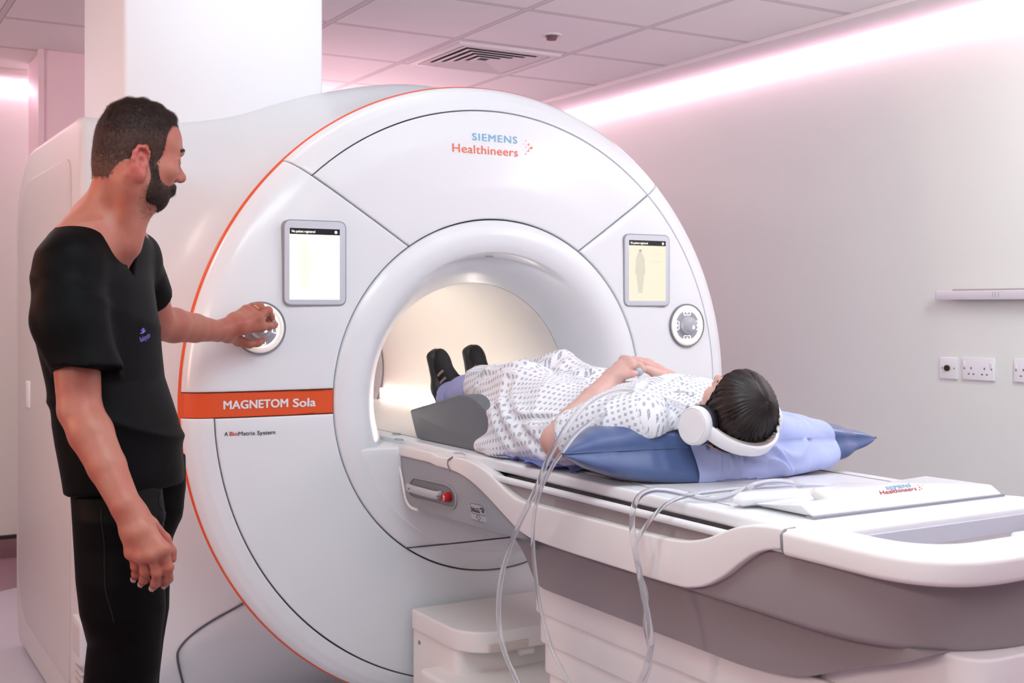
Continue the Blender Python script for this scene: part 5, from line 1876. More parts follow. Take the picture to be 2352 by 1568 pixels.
# ---------------------------------------------------------------- the patient
def Q(x, y, z): return np.array([XP(x), YP(y), z])
PT = thing('person', 'person with dark hair lying on the scanner table in a white patterned gown', 'person', tuple(Q(1.79, 2.5, TZ)))
M_pskin = skin('patient skin', (0.66, 0.42, 0.36), (0.64, 0.36, 0.31))
PO = Q(1.768, 2.02, 1.060)
pf = np.array([0.0, 0.42, 0.91]); pu = np.array([0.0, -0.91, 0.42])
PR = rot_from(pf, pu)
PS = 0.87
B = SDF()
skull(B, PO, PR, PS)
face(B, PO, PR, PS, ears=False)
B.frame()
B.cap(PO + PR @ np.array([0, -0.015, -0.055]), Q(1.78, 2.17, 1.03), 0.048, 0.052, k=0.03)
pls, ple, plw = Q(1.605, 2.19, 1.035), Q(1.508, 2.352, 0.985), Q(1.708, 2.412, 1.122)
prs, pre, prw = Q(1.955, 2.20, 1.035), Q(2.055, 2.38, 0.995), Q(1.91, 2.442, 1.112)
B.cap(pls, prs, 0.06, k=0.05)
B.loft([(YP(2.16), XP(1.78), 1.03, 0.17, 0.075), (YP(2.45), XP(1.785), 1.015, 0.165, 0.075), (YP(2.66), XP(1.785), 1.005, 0.18, 0.078)], 'y', k=0.05)
for sh, el, wr in ((pls, ple, plw), (prs, pre, prw)):
    B.chain([sh, el], [0.044, 0.038], k=0.01)
    d = wr - el
    B.chain([el, el + d * 0.28, el + d * 0.65, wr], [0.038, 0.0385, 0.031, 0.0235], k=0.008)
# left hand round the squeeze bulb
lk = [at(1452, 841, 2.945), at(1447, 833, 2.962), at(1440, 828, 2.982), at(1432, 826, 3.002)]
lfg = [[at(1467, 838, 2.945), at(1476, 848, 2.945), at(1470, 856, 2.948)],
       [at(1463, 831, 2.968), at(1474, 841, 2.972), at(1470, 850, 2.976)],
       [at(1456, 828, 2.990), at(1468, 836, 2.996), at(1466, 846, 3.000)],
       [at(1447, 827, 3.012), at(1458, 833, 3.016), at(1458, 842, 3.020)]]
lth = [at(1425, 858, 2.935), at(1440, 860, 2.925), at(1452, 858, 2.922), at(1461, 857, 2.925)]
hand(B, plw, lk, lfg, lth, rw=0.023, rf=0.0080, rp=0.0115, kp=0.014)
rk = [at(1486, 841, 3.028), at(1484, 836, 3.048), at(1486, 834, 3.068), at(1492, 836, 3.085)]
rfg = [[at(1472, 832, 3.010), at(1461, 829, 3.000), at(1453, 829, 2.992)],
       [at(1468, 828, 3.030), at(1455, 825, 3.020), at(1447, 825, 3.012)],
       [at(1470, 827, 3.050), at(1458, 825, 3.040), at(1450, 825, 3.034)],
       [at(1478, 829, 3.070), at(1468, 826, 3.062), at(1461, 826, 3.058)]]
rth = [at(1503, 856, 3.000), at(1492, 850, 2.992), at(1484, 847, 2.986), at(1477, 846, 2.982)]
hand(B, prw, rk, rfg, rth, rw=0.022, rf=0.0078, rp=0.0112, kp=0.014)
V, F = B.mesh(0.0028)
V = relax(V, F, 1, 0.4)
nmesh('body', V, F, M_pskin, PT)
eyes(PO, PR, PS, PT)

# ---- hair
M_ph = mat('long dark hair', (0.009, 0.006, 0.006), rough=0.36, color2=(0.022, 0.012, 0.011), vscale=60, bump=0.0)
H = SDF(); skull(H, PO, PR, PS)
H.frame(PO, PR)
H.ell((0, -0.012, -0.004), (0.064, 0.062, 0.080), k=0.02)
def phpost(P, D):
    q = to_local(P, PO, PR, PS)
    x, y, z = q[:, 0], q[:, 1], q[:, 2]
    t = 0.0055 + 0.003 * smooth01(np.abs(x), 0.03, 0.07)
    part = np.exp(-(x / 0.006) ** 2) * smooth01(y, -0.02, 0.03) * smooth01(z, 0.04, 0.08)
    t = t - 0.003 * part
    ang = np.arctan2(x, y)
    t = t + 0.0011 * np.sin(ang * 38 + 2 * np.sin(ang * 7)) * smooth01(0.118 - z, 0.0, 0.04)
    line = np.interp(y, [-0.2, 0.006, 0.024, 0.044, 0.064, 0.082, 0.12], [-0.20, -0.16, -0.050, -0.004, 0.036, 0.056, 0.060])
    return np.maximum(D - t, np.maximum((line - z) * 0.75, -0.085 - z))
V, F = H.mesh(0.0030, phpost)
V = relax(V, F, 1, 0.4)
N = vnormals(V, F)
r = np.random.default_rng(21)
q = to_local(V, PO, PR, PS)
# long locks that follow the surface outward from the crown
def flow(n, steps, step, width, seed):
    r = np.random.default_rng(seed)
    c0 = np.array([0.006, -0.012, 0.116])
    th = r.uniform(0, 2 * PI, n)
    rad = 0.004 + 0.10 * r.uniform(0, 1, n) ** 0.8
    st = c0 + np.stack([np.sin(th) * rad, np.cos(th) * rad, -rad * rad * 4.5], 1)
    P = PO + (st * PS) @ PR.T
    up_ax = PR @ np.array([0, -0.05, 1.0])
    sw = r.normal(0, 0.14, n)
    paths = []
    def dist(P):
        return phpost(P, H.ev(P))
    e = 0.0015
    for k in range(steps):
        d = dist(P)
        G = np.stack([dist(P + np.eye(3)[i] * e) - d for i in range(3)], 1) / e
        gl = np.linalg.norm(G, axis=1)[:, None] + 1e-6
        Nn = G / gl
        P = P - Nn * (d - 0.0009)[:, None].clip(-0.02, 0.02)
        paths.append((P.copy(), Nn))
        ql = to_local(P, PO, PR, PS)
        rad_dir = np.stack([ql[:, 0] - c0[0], ql[:, 1] - c0[1], np.zeros(n)], 1)
        rad_dir /= np.linalg.norm(rad_dir, axis=1)[:, None] + 1e-6
        D = rad_dir @ PR.T - up_ax * 0.75
        # front hair is swept to the side and back
        fr = smooth01(ql[:, 1], 0.03, 0.07)[:, None]
        side = (np.sign(ql[:, 0] + 0.004)[:, None] * np.array([[1.0, 0, 0]])) @ PR.T
        D = D * (1 - 0.75 * fr) + side * fr
        T = D - Nn * (D * Nn).sum(1)[:, None]
        T /= np.linalg.norm(T, axis=1)[:, None] + 1e-6
        Bn = np.cross(Nn, T)
        P = P + (T + Bn * sw[:, None] * 0.35) * step
    Vs, Fs = [], []
    w = width * r.uniform(0.6, 1.3, n)
    rows = []
    for k, (P, Nn) in enumerate(paths):
        T = paths[min(k + 1, steps - 1)][0] - paths[max(k - 1, 0)][0]
        T /= np.linalg.norm(T, axis=1)[:, None] + 1e-9
        Bn = np.cross(Nn, T)
        f = min(1, 0.35 + 2.2 * k / steps, 0.15 + 2.4 * (steps - 1 - k) / steps)
        lift = (Nn * 0.0004)
        rows.append(np.stack([P - Bn * (w * f)[:, None] * 0.5, P + lift, P + Bn * (w * f)[:, None] * 0.5], 1))
    A = np.stack(rows, 1)                        # n, steps, 3, 3
    V2 = A.reshape(-1, 3)
    base = (np.arange(n) * steps * 3)[:, None, None, None]
    kk = (np.arange(steps - 1) * 3)[None, :, None, None]
    jj = np.arange(2)[None, None, :, None]
    F2 = base + kk + jj + np.array([0, 1, 4, 3])[None, None, None, :]
    return V2, F2.reshape(-1, 4)
V2, F2 = flow(7000, 18, 0.0078, 0.0016, 5)
nmesh('hair', np.concatenate([V, V2]), np.concatenate([F, F2 + len(V)]), M_ph, PT)
for s_ in (-1, 1):
    P = [PO + PR @ (np.array([s_ * a, b, c]) * PS) for a, b, c in ((0.012, 0.0975, 0.0205), (0.024, 0.0975, 0.0255), (0.036, 0.0935, 0.0270), (0.048, 0.0830, 0.0215))]
    tube('eyebrow', spline(P, 5), [0.0022] * 16, M_beard, PT, 8)

# ---- gown
def gown_mat():
    m = bpy.data.materials.new('printed cotton gown')
    m.use_nodes = True
    nt = m.node_tree
    b = nt.nodes['Principled BSDF']
    b.inputs['Roughness'].default_value = 0.8
    b.inputs['Sheen Weight'].default_value = 0.1
    uv = nt.nodes.new('ShaderNodeUVMap')
    mp = nt.nodes.new('ShaderNodeMapping')
    mp.inputs['Rotation'].default_value = (0, 0, math.radians(8))
    mp.inputs['Scale'].default_value = (1 / 0.0148, 1 / 0.0148, 1)
    nt.links.new(uv.outputs[0], mp.inputs[0])
    sp = nt.nodes.new('ShaderNodeSeparateXYZ')
    nt.links.new(mp.outputs[0], sp.inputs[0])
    def M(op, a, c=None, d=None):
        n = nt.nodes.new('ShaderNodeMath'); n.operation = op
        for i, v in enumerate((a, c, d)):
            if v is None: continue
            if isinstance(v, (int, float)): n.inputs[i].default_value = v
            else: nt.links.new(v, n.inputs[i])
        return n.outputs[0]
    x = M('SUBTRACT', M('FRACT', sp.outputs[0]), 0.5)
    y = M('SUBTRACT', M('FRACT', sp.outputs[1]), 0.5)
    # turn the motif within its cell
    ca, sa = math.cos(0.35), math.sin(0.35)
    xr = M('ADD', M('MULTIPLY', x, ca), M('MULTIPLY', y, sa))
    yr = M('SUBTRACT', M('MULTIPLY', y, ca), M('MULTIPLY', x, sa))
    axx, ayy = M('ABSOLUTE', xr), M('ABSOLUTE', yr)
    sq = M('LESS_THAN', M('MAXIMUM', axx, ayy), 0.225)
    diag1 = M('ABSOLUTE', M('SUBTRACT', axx, ayy))
    cross = M('MULTIPLY', M('LESS_THAN', diag1, 0.045), M('GREATER_THAN', M('MAXIMUM', axx, ayy), 0.10))
    gap = M('LESS_THAN', M('MINIMUM', axx, ayy), 0.030)
    mask = M('MULTIPLY', sq, M('SUBTRACT', 1.0, M('MULTIPLY', M('MAXIMUM', gap, cross), 0.75)))
    dot = M('LESS_THAN', M('MAXIMUM', axx, ayy), 0.10)
    r1 = nt.nodes.new('ShaderNodeMixRGB')
    r1.inputs[1].default_value = (0.085, 0.13, 0.26, 1)
    r1.inputs[2].default_value = (0.04, 0.10, 0.14, 1)
    nt.links.new(dot, r1.inputs[0])
    mx = nt.nodes.new('ShaderNodeMixRGB')
    mx.inputs[1].default_value = (0.84, 0.85, 0.89, 1)
    nt.links.new(r1.outputs[0], mx.inputs[2])
    nt.links.new(M('MULTIPLY', mask, 0.84), mx.inputs[0])
    nt.links.new(mx.outputs[0], b.inputs['Base Color'])
    tc = nt.nodes.new('ShaderNodeTexCoord')
    nz = nt.nodes.new('ShaderNodeTexNoise'); nz.inputs['Scale'].default_value = 55; nz.inputs['Detail'].default_value = 4
    nt.links.new(tc.outputs['Object'], nz.inputs['Vector'])
    bp = nt.nodes.new('ShaderNodeBump'); bp.inputs['Strength'].default_value = 0.25; bp.inputs['Distance'].default_value = 0.004
    nt.links.new(nz.outputs['Fac'], bp.inputs['Height'])
    nt.links.new(bp.outputs[0], b.inputs['Normal'])
    return m
G = SDF()
G.loft([(YP(2.09), XP(1.785), 1.040, 0.105, 0.060), (YP(2.16), XP(1.785), 1.035, 0.170, 0.088), (YP(2.25), XP(1.785), 1.028, 0.205, 0.110), (YP(2.36), XP(1.79), 1.020, 0.200, 0.104), (YP(2.48), XP(1.79), 1.010, 0.205, 0.096),
        (YP(2.60), XP(1.785), 1.008, 0.235, 0.095), (YP(2.75), XP(1.785), 1.005, 0.235, 0.092), (YP(2.86), XP(1.79), 1.030, 0.205, 0.076), (YP(2.95), XP(1.80), 1.050, 0.165, 0.062), (YP(3.03), XP(1.80), 1.060, 0.120, 0.048)], 'y', k=0.03)
G.cap(Q(1.665, 2.60, 1.010), Q(1.685, 2.80, 1.066), 0.086, 0.076, k=0.03)
G.cap(Q(1.685, 2.80, 1.066), Q(1.70, 3.045, 1.068), 0.076, 0.060, k=0.03)
G.cap(Q(1.91, 2.60, 1.015), Q(1.915, 2.97, 1.082), 0.086, 0.072, k=0.03)
G.cap(Q(1.915, 2.97, 1.082), Q(1.91, 3.12, 1.080), 0.072, 0.064, k=0.03)
G.cap(Q(1.60, 2.40, 0.955), Q(1.585, 2.70, 0.955), 0.045, 0.052, k=0.07)
G.ell(Q(1.572, 2.725, 0.928), (0.055, 0.100, 0.026), k=0.03)
G.cap(Q(1.60, 2.66, 0.985), Q(1.555, 2.80, 0.925), 0.034, 0.018, k=0.03)
G.cap(Q(1.60, 2.60, 0.965), Q(1.545, 2.70, 0.920), 0.034, 0.016, k=0.03)
SlP = SDF()
SlP.chain([Q(1.62, 2.17, 1.040), Q(1.568, 2.25, 1.020), Q(1.525, 2.325, 0.995)], [0.066, 0.062, 0.055], k=0.04)
SlQ = SDF()
SlQ.chain([Q(1.945, 2.19, 1.045), Q(2.03, 2.33, 1.005)], [0.070, 0.062], k=0.04)
sdir = np.array([-0.45, 0.80, -0.30]); sdir /= np.linalg.norm(sdir)
s2 = np.array([0.45, 0.80, -0.30]); s2 /= np.linalg.norm(s2)
G_CR = []
for pl_, wd in (([(1290, 822), (1262, 842), (1220, 838), (1180, 838), (1140, 850), (1105, 872)], 0.016), ([(1168, 868), (1160, 900), (1172, 945), (1205, 990), (1245, 1035)], 0.012),
                ([(1180, 958), (1215, 966), (1260, 963), (1300, 968)], 0.010), ([(1135, 930), (1150, 975), (1180, 1015)], 0.012), ([(1330, 845), (1360, 880), (1352, 920)], 0.012), ([(1480, 880), (1450, 930), (1405, 965)], 0.010), ([(1570, 870), (1545, 915), (1530, 960)], 0.010)):
    pts = []
    for a_, b_ in spline([np.array(q) for q in pl_], 4):
        w_ = 2.3
        while w_ < 3.9:
            p_ = at(a_, b_, w_)
            d_ = min(G.ev(p_[None])[0], SlP.ev(p_[None])[0])
            if d_ < 0.003: break
            w_ += max(0.002, 0.5 * d_)
        pts.append(p_)
    G_CR.append((np.array(pts), wd))
def gpost(P, D):
    f = snoise(P, 22, n=8, off=4, stretch=(1.0, 0.75, 1.0))
    f2 = snoise(P, 48, n=8, off=15)
    c1 = 1 - np.abs(np.sin((P @ np.array([9.0, 6.0, 16.0])) + 1.5 * snoise(P, 8, n=5, off=27)))
    c2 = 1 - np.abs(np.sin((P @ np.array([-13.0, 12.0, 4.0])) + 1.3 * snoise(P, 9, n=5, off=33)))
    leg = smooth01(P[:, 1], YP(2.45), YP(2.75))
    D = D - 0.0042 * f - 0.0018 * f2 - 0.0075 * c1 ** 4 * (0.35 + 0.65 * leg) - 0.0055 * c2 ** 4
    for pts, wd in G_CR:
        near = np.linalg.norm(P - pts.mean(0), axis=1) < 0.30
        if near.any():
            dm = np.full(len(P), 1.0)
            dm[near] = np.min(np.linalg.norm(P[near][:, None, :] - pts[None], axis=2), axis=1)
            D = D + 0.010 * np.exp(-(dm / wd) ** 2) - 0.005 * np.exp(-((dm - 1.9 * wd) / wd) ** 2)
    k = 0.02
    e1 = np.maximum(SlP.ev(P) - 0.004 * f - 0.006 * c2 ** 3, (P - Q(1.514, 2.326, 0.993)) @ sdir)
    e2 = np.maximum(SlQ.ev(P) - 0.004 * f, (P - Q(2.03, 2.33, 1.0)) @ s2)
    for e in (e1, e2):
        h = np.maximum(k - np.abs(D - e), 0) / k
        D = np.minimum(D, e) - h * h * k * 0.25
    # neck hole
    nk = PO + PR @ np.array([0, -0.01, -0.05])
    n2 = Q(1.78, 2.17, 1.045)
    axn = (n2 - nk) / np.linalg.norm(n2 - nk)
    t = np.clip((P - nk) @ axn, -0.15, 0.055)
    D = np.maximum(D, 0.062 - np.linalg.norm(P - nk - t[:, None] * axn, axis=1))
    D = np.maximum(D, -np.maximum(P[:, 1] - YP(2.235), P[:, 2] - 1.012 - 0.25 * (P[:, 0] - XP(1.62))))
    # stay on the board and off the wedge front
    D = np.maximum(D, TZ + 0.0035 - P[:, 2])
    return D
V, F = G.mesh(0.0042, gpost, ghost=(SlP, SlQ))
V = relax(V, F, 1, 0.3)
cx, cz = XP(1.79), 0.93
ang = np.arctan2(V[:, 2] - cz, V[:, 0] - cx)
rho = np.sqrt((V[:, 0] - cx) ** 2 + (V[:, 2] - 1.0) ** 2)
an0 = np.arctan2(V[:, 2] - 1.0, V[:, 0] - cx)
rref = 1 / np.sqrt((np.cos(an0) / 0.205) ** 2 + (np.sin(an0) / 0.11) ** 2)
shl = np.maximum(0, rref - rho) * smooth01(-V[:, 1], -YP(2.30), -YP(2.16))
uv = np.stack([V[:, 1] - 0.35 * (V[:, 2] - 1.0) - shl, -ang * 0.175], 1)
topn = smooth01(-V[:, 1], -YP(2.28), -YP(2.20))[:, None]
uv = uv * (1 - topn) + np.stack([V[:, 1] - shl, (V[:, 0] - cx) * 1.05 - PI / 2 * 0.175 + 0.0 * V[:, 0]], 1) * topn
arm_m = SlP.ev(V) < gpost(V, G.ev(V)) + 0.004
a2 = (pls - ple) / np.linalg.norm(pls - ple)
tt = (V - ple) @ a2
b1 = np.cross(a2, [0, 0, 1]); b1 /= np.linalg.norm(b1); b2 = np.cross(a2, b1)
ang2 = np.arctan2((V - ple) @ b2, (V - ple) @ b1)
uv[arm_m] = np.stack([tt, ang2 * 0.066], 1)[arm_m]
nmesh('hospital_gown', V, F, gown_mat(), PT, uv=uv)

# ---- trousers, socks, trainers
M_ptr = mat('periwinkle trousers', (0.36, 0.37, 0.66), rough=0.75, bump=0.15, bscale=70)
def leg_mesh(p, nm='trouser_leg'):
    L = SDF()
    L.chain(p, [0.040, 0.047, 0.050, 0.048], k=0.03)
    def lp(P, D):
        c = 1 - np.abs(np.sin(P @ np.array([8.0, 22.0, 10.0]) + 1.4 * snoise(P, 14, n=5, off=6)))
        D = D - 0.004 * snoise(P, 30, n=7, off=18) - 0.006 * c ** 3
        d = p[-1] - p[-2]; d = d / np.linalg.norm(d)
        return np.maximum(D, (P - p[-1]) @ d)
    V, F = L.mesh(0.0045, lp)
    return nmesh(nm, V, F, M_ptr, PT)
nl = [Q(1.685, 2.80, 1.055), Q(1.695, 2.98, 1.058), Q(1.705, 3.16, 1.042), Q(1.712, 3.285, 1.018)]
fl = [Q(1.90, 2.95, 1.08), Q(1.90, 3.12, 1.075), Q(1.90, 3.28, 1.045), Q(1.905, 3.40, 1.02)]
leg_mesh(nl); leg_mesh(fl)
M_shoe = mat('black knit shoe', (0.016, 0.0145, 0.015), rough=0.6, bump=0.25, bscale=420, spec=0.35)
M_sole = mat('black rubber sole', (0.030, 0.027, 0.027), rough=0.5)
M_str = mat('dull bronze stripe', (0.30, 0.20, 0.17), rough=0.5)
def trainer(heel, toe_dir, up_dir):
    R = rot_from(toe_dir, up_dir)
    S_ = SDF(); S_.frame(heel, R)
    S_.ell((0, 0.040, 0.048), (0.030, 0.040, 0.048), k=0.02)
    S_.ell((0, 0.105, 0.042), (0.031, 0.068, 0.044), k=0.02)
    S_.ell((0, 0.178, 0.028), (0.036, 0.056, 0.029), k=0.02)
    S_.cap((0, 0.038, 0.066), (0, 0.034, 0.098), 0.031, 0.030, k=0.02)
    S_.box((0, 0.11, -0.03), (0.1, 0.2, 0.042), 0.0, k=0.004, op='-')
    V, F = S_.mesh(0.0032)
    sh = nmesh('trainer', V, F, M_shoe, PT)
    so = SDF(); so.frame(heel, R)
    so.box((0, 0.060, 0.008), (0.018, 0.050, 0.003), 0.014, k=0.02)
    so.box((0, 0.160, 0.009), (0.023, 0.052, 0.001), 0.014, k=0.03)
    so.ell((0, 0.210, 0.013), (0.027, 0.025, 0.014), k=0.02)
    V, F = so.mesh(0.0035)
    nmesh('sole', V, F, M_sole, sh)
    def dd(p):
        return S_.ev(np.atleast_2d(p))
    def onto(x, y, z, off=0.0012):
        return drop(heel + R @ np.array([x, y, z]), dd, off)
    for k in range(3):
        y0 = 0.100 + 0.024 * k
        pts = [onto(-0.05, y0 + 0.018 * t, 0.024 + 0.036 * t) for t in np.linspace(0, 1, 7)]
        tube('side_stripe', pts, 0.0042, M_str, sh, 8, flat=(1.0, 0.25), up=R @ np.array([0, 1, 0]))
    for k in range(5):
        y0 = 0.092 + 0.017 * k
        pts = [onto(x, y0 + (0.008 if k % 2 else -0.008) * x / 0.02, 0.14, 0.0016) for x in np.linspace(-0.019, 0.019, 7)]
        tube('lace', pts, 0.0020, M_sole, sh, 6)
    b0 = onto(0.0, 0.078, 0.14, 0.002)
    for sx in (-1, 1):
        loop = [b0 + R @ np.array([sx * a, b, c]) for a, b, c in ((0, 0, 0), (0.010, 0.010, 0.012), (0.022, 0.020, 0.020), (0.026, 0.010, 0.022), (0.014, 0.001, 0.012), (0, 0, 0.001))]
        tube('lace', spline(loop, 6), 0.0014, M_sole, sh, 6)
    S2 = SDF()
    return sh
trainer(Q(1.722, 3.335, 0.935), np.array([-0.15, 0.12, 0.97]), np.array([0.48, -0.87, 0.15]))
trainer(Q(1.912, 3.465, 0.940), np.array([-0.10, 0.12, 0.97]), np.array([0.35, -0.92, 0.10]))

# ---- squeeze bulb in the hand
bc = at(1462, 850, 2.955)
Sb = SDF(); Sb.cap(bc + uwz(0.004, -0.010, -0.002), bc + uwz(-0.010, 0.045, 0.0), 0.0125, 0.0155, k=0.01)
V, F = Sb.mesh(0.0025)
o = nmesh('squeeze_bulb', V, F, mat('pale blue rubber', (0.42, 0.50, 0.58), rough=0.45))
tag(o, 'small pale blue-grey squeeze bulb held in the hands of the lying person', 'call bulb')

# ---- headphones
HP = thing('headphones', 'white over-ear headphones with a white band round the back of the dark hair', 'headphones', tuple(PO))
M_hpw = mat('headphone white', (0.82, 0.83, 0.86), rough=0.35)
M_hpb = mat('headphone cushion', (0.012, 0.013, 0.022), rough=0.5)
def disc(c, axis, prof, m, nm, parent, n=40, squash=1.12, upv=None):
    axis = axis / np.linalg.norm(axis)
    e1 = upv - axis * (upv @ axis); e1 /= np.linalg.norm(e1)
    e2 = np.cross(axis, e1)
    V, F = [], []
    for r_, d in prof:
        for k in range(n):
            a = 2 * PI * k / n
            V.append(c + axis * d + e1 * r_ * squash * math.cos(a) + e2 * r_ * math.sin(a))
    for j in range(len(prof) - 1):
        for k in range(n):
            F.append((j * n + k, j * n + (k + 1) % n, (j + 1) * n + (k + 1) % n, (j + 1) * n + k))
    return mk(nm, V, F, m, parent, sharp=35)
for s_ in (-1, 1):
    c = PO + PR @ np.array([s_ * 0.084, -0.010, -0.022])
    axv = PR @ np.array([s_ * 1.0, -0.10, 0.10])
    upv = PR @ np.array([0, 0.3, 1.0])
    disc(c, axv, [(0.020, -0.008), (0.036, -0.008), (0.042, -0.002), (0.0425, 0.008), (0.038, 0.014)], M_hpb, 'ear_cushion', HP, upv=upv)
    disc(c, axv, [(0.030, 0.012), (0.0405, 0.013), (0.0420, 0.018), (0.0405, 0.030), (0.0385, 0.0325), (0.0375, 0.0325), (0.0372, 0.0315), (0.0360, 0.0315), (0.0352, 0.0335), (0.020, 0.0345), (0.0005, 0.0345)], M_hpw, 'ear_cup', HP, upv=upv)
mid = -pf * 0.93 + pu * 0.30; mid /= np.linalg.norm(mid)
xa = PR[:, 0]
nrm = np.cross(xa, mid)
V, F = [], []
ns = 60
for i in range(ns):
    a = PI * i / (ns - 1)
    cxx, sy = -math.cos(a), math.sin(a) ** 0.85
    base = PO + xa * 0.0985 * cxx + mid * (0.106 * sy - 0.006) + pu * (-0.016 * (1 - sy))
    out = xa * cxx * 0.9 + mid * (sy + 0.1); out /= np.linalg.norm(out)
    hw = 0.0145 + 0.0025 * abs(cxx)
    for dn_, do in ((-1, -0.004), (-1.0, 0.002), (-0.8, 0.0045), (0.8, 0.0045), (1.0, 0.002), (1, -0.004), (0.8, -0.006), (-0.8, -0.006)):
        V.append(base + nrm * hw * dn_ + out * do)
for i in range(ns - 1):
    for k in range(8):
        F.append((i * 8 + k, i * 8 + (k + 1) % 8, (i + 1) * 8 + (k + 1) % 8, (i + 1) * 8 + k))
F += [tuple(range(8))[::-1], tuple((ns - 1) * 8 + k for k in range(8))]
bm = bmesh.new()
vs = [bm.verts.new(p) for p in V]
for f in F: bm.faces.new([vs[i] for i in f])
bm_obj('headband', bm, M_hpw, HP, 40)
V, F = [], []
for i in range(8, ns - 8):
    a = PI * i / (ns - 1)
    cxx, sy = -math.cos(a), math.sin(a) ** 0.85
    base = PO + xa * 0.0985 * cxx + mid * (0.106 * sy - 0.006) + pu * (-0.016 * (1 - sy))
    out = xa * cxx * 0.9 + mid * (sy + 0.1); out /= np.linalg.norm(out)
    for dn_, do in ((-0.9, -0.0055), (0.9, -0.0055), (0.8, -0.014), (-0.8, -0.014)):
        V.append(base + nrm * 0.0165 * dn_ + out * do)
n_ = len(V) // 4
for i in range(n_ - 1):
    for k in range(4):
        F.append((i * 4 + k, i * 4 + (k + 1) % 4, (i + 1) * 4 + (k + 1) % 4, (i + 1) * 4 + k))
mk('band_padding', V, F, mat('band padding beige', (0.50, 0.45, 0.42), rough=0.6), HP)
a = PI * 0.70
cxx, sy = -math.cos(a), math.sin(a) ** 0.85
def band_pt(p):
    return p
tb = PO + xa * 0.0985 * cxx + mid * (0.106 * sy - 0.006) + pu * (-0.016 * (1 - sy))
out = xa * cxx * 0.9 + mid * (sy + 0.1); out /= np.linalg.norm(out)
tan = np.cross(nrm, out)
tan = -tan if tan @ RGT > 0 else tan
text_mesh('band_lettering', 'SNR = 13 dB', 0.01, tb + out * 0.0053 - tan * 0.012, tan, -nrm if (-nrm)[2] < 0 else nrm, mat('grey print', (0.35, 0.34, 0.36)), HP, fit=(0.028, 0.0045))

# ---- blue paper sheet under the hips
def sheet(u, v):
    x = 1.515 + 0.40 * u + 0.016 * math.sin(9 * v + 1) * (1 - u) + 0.006 * math.sin(23 * v)
    y = 2.325 + 0.325 * v + 0.01 * math.sin(8 * u)
    z = TZ + 0.0045 + (0.008 * abs(math.sin(11 * v + 5 * u)) + 0.004 * math.sin(19 * v - 7 * u) ** 2) * (1 - u) ** 2
    return Q(x, y, z)
V, F = grid_vf(sheet, 40, 60)
n0 = len(V)
V = V + [p - np.array([0, 0, 0.0012]) for p in V]
F = F + [tuple(i + n0 for i in f[::-1]) for f in F]
o = mk('paper_sheet', V, F, mat('blue paper sheet', (0.16, 0.20, 0.50), rough=0.7))
tag(o, 'crumpled blue paper sheet peeking out from under the gown on the table', 'sheet')
# ---------------------------------------------------------------- clear air tubes
def clear():
    m = bpy.data.materials.new('clear tubing')
    m.use_nodes = True
    nt = m.node_tree
    b = nt.nodes['Principled BSDF']
    b.inputs['Base Color'].default_value = (0.93, 0.94, 0.97, 1)
    b.inputs['Roughness'].default_value = 0.12
    b.inputs['Transmission Weight'].default_value = 0.85
    b.inputs['IOR'].default_value = 1.25
    b.inputs['Specular IOR Level'].default_value = 0.9
    return m
M_tube = clear()
def air_tube(label, pts, r, z_end=0.12):
    P = []
    for a, b, X in pts:
        P.append(on_x(a, b, XP(X)))
    path = spline(P, 8)
    o = tube('air_tube', path, r, M_tube, None, 14)
    tag(o, label, 'tube', 'clear air tubes')
    return o
air_tube('thicker clear air tube from the headphones, hanging in a wide left loop', [
    (1580, 938, 1.655), (1550, 926, 1.66), (1500, 909, 1.655), (1450, 894, 1.62), (1405, 898, 1.56), (1352, 924, 1.485), (1312, 966, 1.42), (1282, 1012, 1.385), (1256, 1060, 1.38), (1236, 1112, 1.385),
    (1210, 1166, 1.40), (1180, 1232, 1.41), (1157, 1300, 1.41), (1146, 1370, 1.41), (1147, 1440, 1.41), (1160, 1500, 1.40), (1190, 1566, 1.39), (1225, 1640, 1.38)], 0.0062)
air_tube('thinner clear air tube crossing the gown, hanging right of the wide loop', [
    (1592, 905, 1.72), (1560, 902, 1.71), (1520, 902, 1.69), (1472, 908, 1.64), (1425, 928, 1.58), (1380, 955, 1.52), (1330, 990, 1.44), (1297, 1030, 1.39), (1268, 1072, 1.372), (1244, 1118, 1.375),
    (1229, 1168, 1.385), (1224, 1235, 1.39), (1229, 1310, 1.40), (1243, 1400, 1.41), (1268, 1490, 1.41), (1308, 1568, 1.41), (1350, 1640, 1.41)], 0.0046)
air_tube('thick clear air tube from the pad connector, arching over the near table edge', [
    (1872, 1138, 1.755), (1850, 1122, 1.735), (1818, 1109, 1.71), (1775, 1106, 1.68), (1735, 1113, 1.65), (1700, 1128, 1.61), (1660, 1142, 1.575), (1620, 1144, 1.54), (1575, 1135, 1.51), (1530, 1126, 1.485),
    (1495, 1126, 1.465), (1468, 1140, 1.452), (1454, 1170, 1.446), (1452, 1210, 1.445), (1458, 1260, 1.444), (1468, 1310, 1.442), (1477, 1360, 1.44), (1488, 1415, 1.44), (1496, 1470, 1.44), (1488, 1520, 1.44), (1468, 1572, 1.44), (1440, 1630, 1.44)], 0.0062)
air_tube('thin clear air tube twisting round the thick one at the near table edge', [
    (1940, 1134, 1.80), (1920, 1120, 1.785), (1880, 1114, 1.76), (1820, 1115, 1.72), (1740, 1119, 1.66), (1650, 1127, 1.59), (1585, 1137, 1.52), (1540, 1152, 1.475), (1505, 1180, 1.452), (1482, 1210, 1.44),
    (1464, 1240, 1.434), (1460, 1275, 1.432), (1470, 1318, 1.448), (1484, 1362, 1.452), (1483, 1405, 1.436), (1482, 1440, 1.43), (1492, 1490, 1.448), (1492, 1530, 1.45), (1478, 1572, 1.44), (1455, 1630, 1.43)], 0.0042)
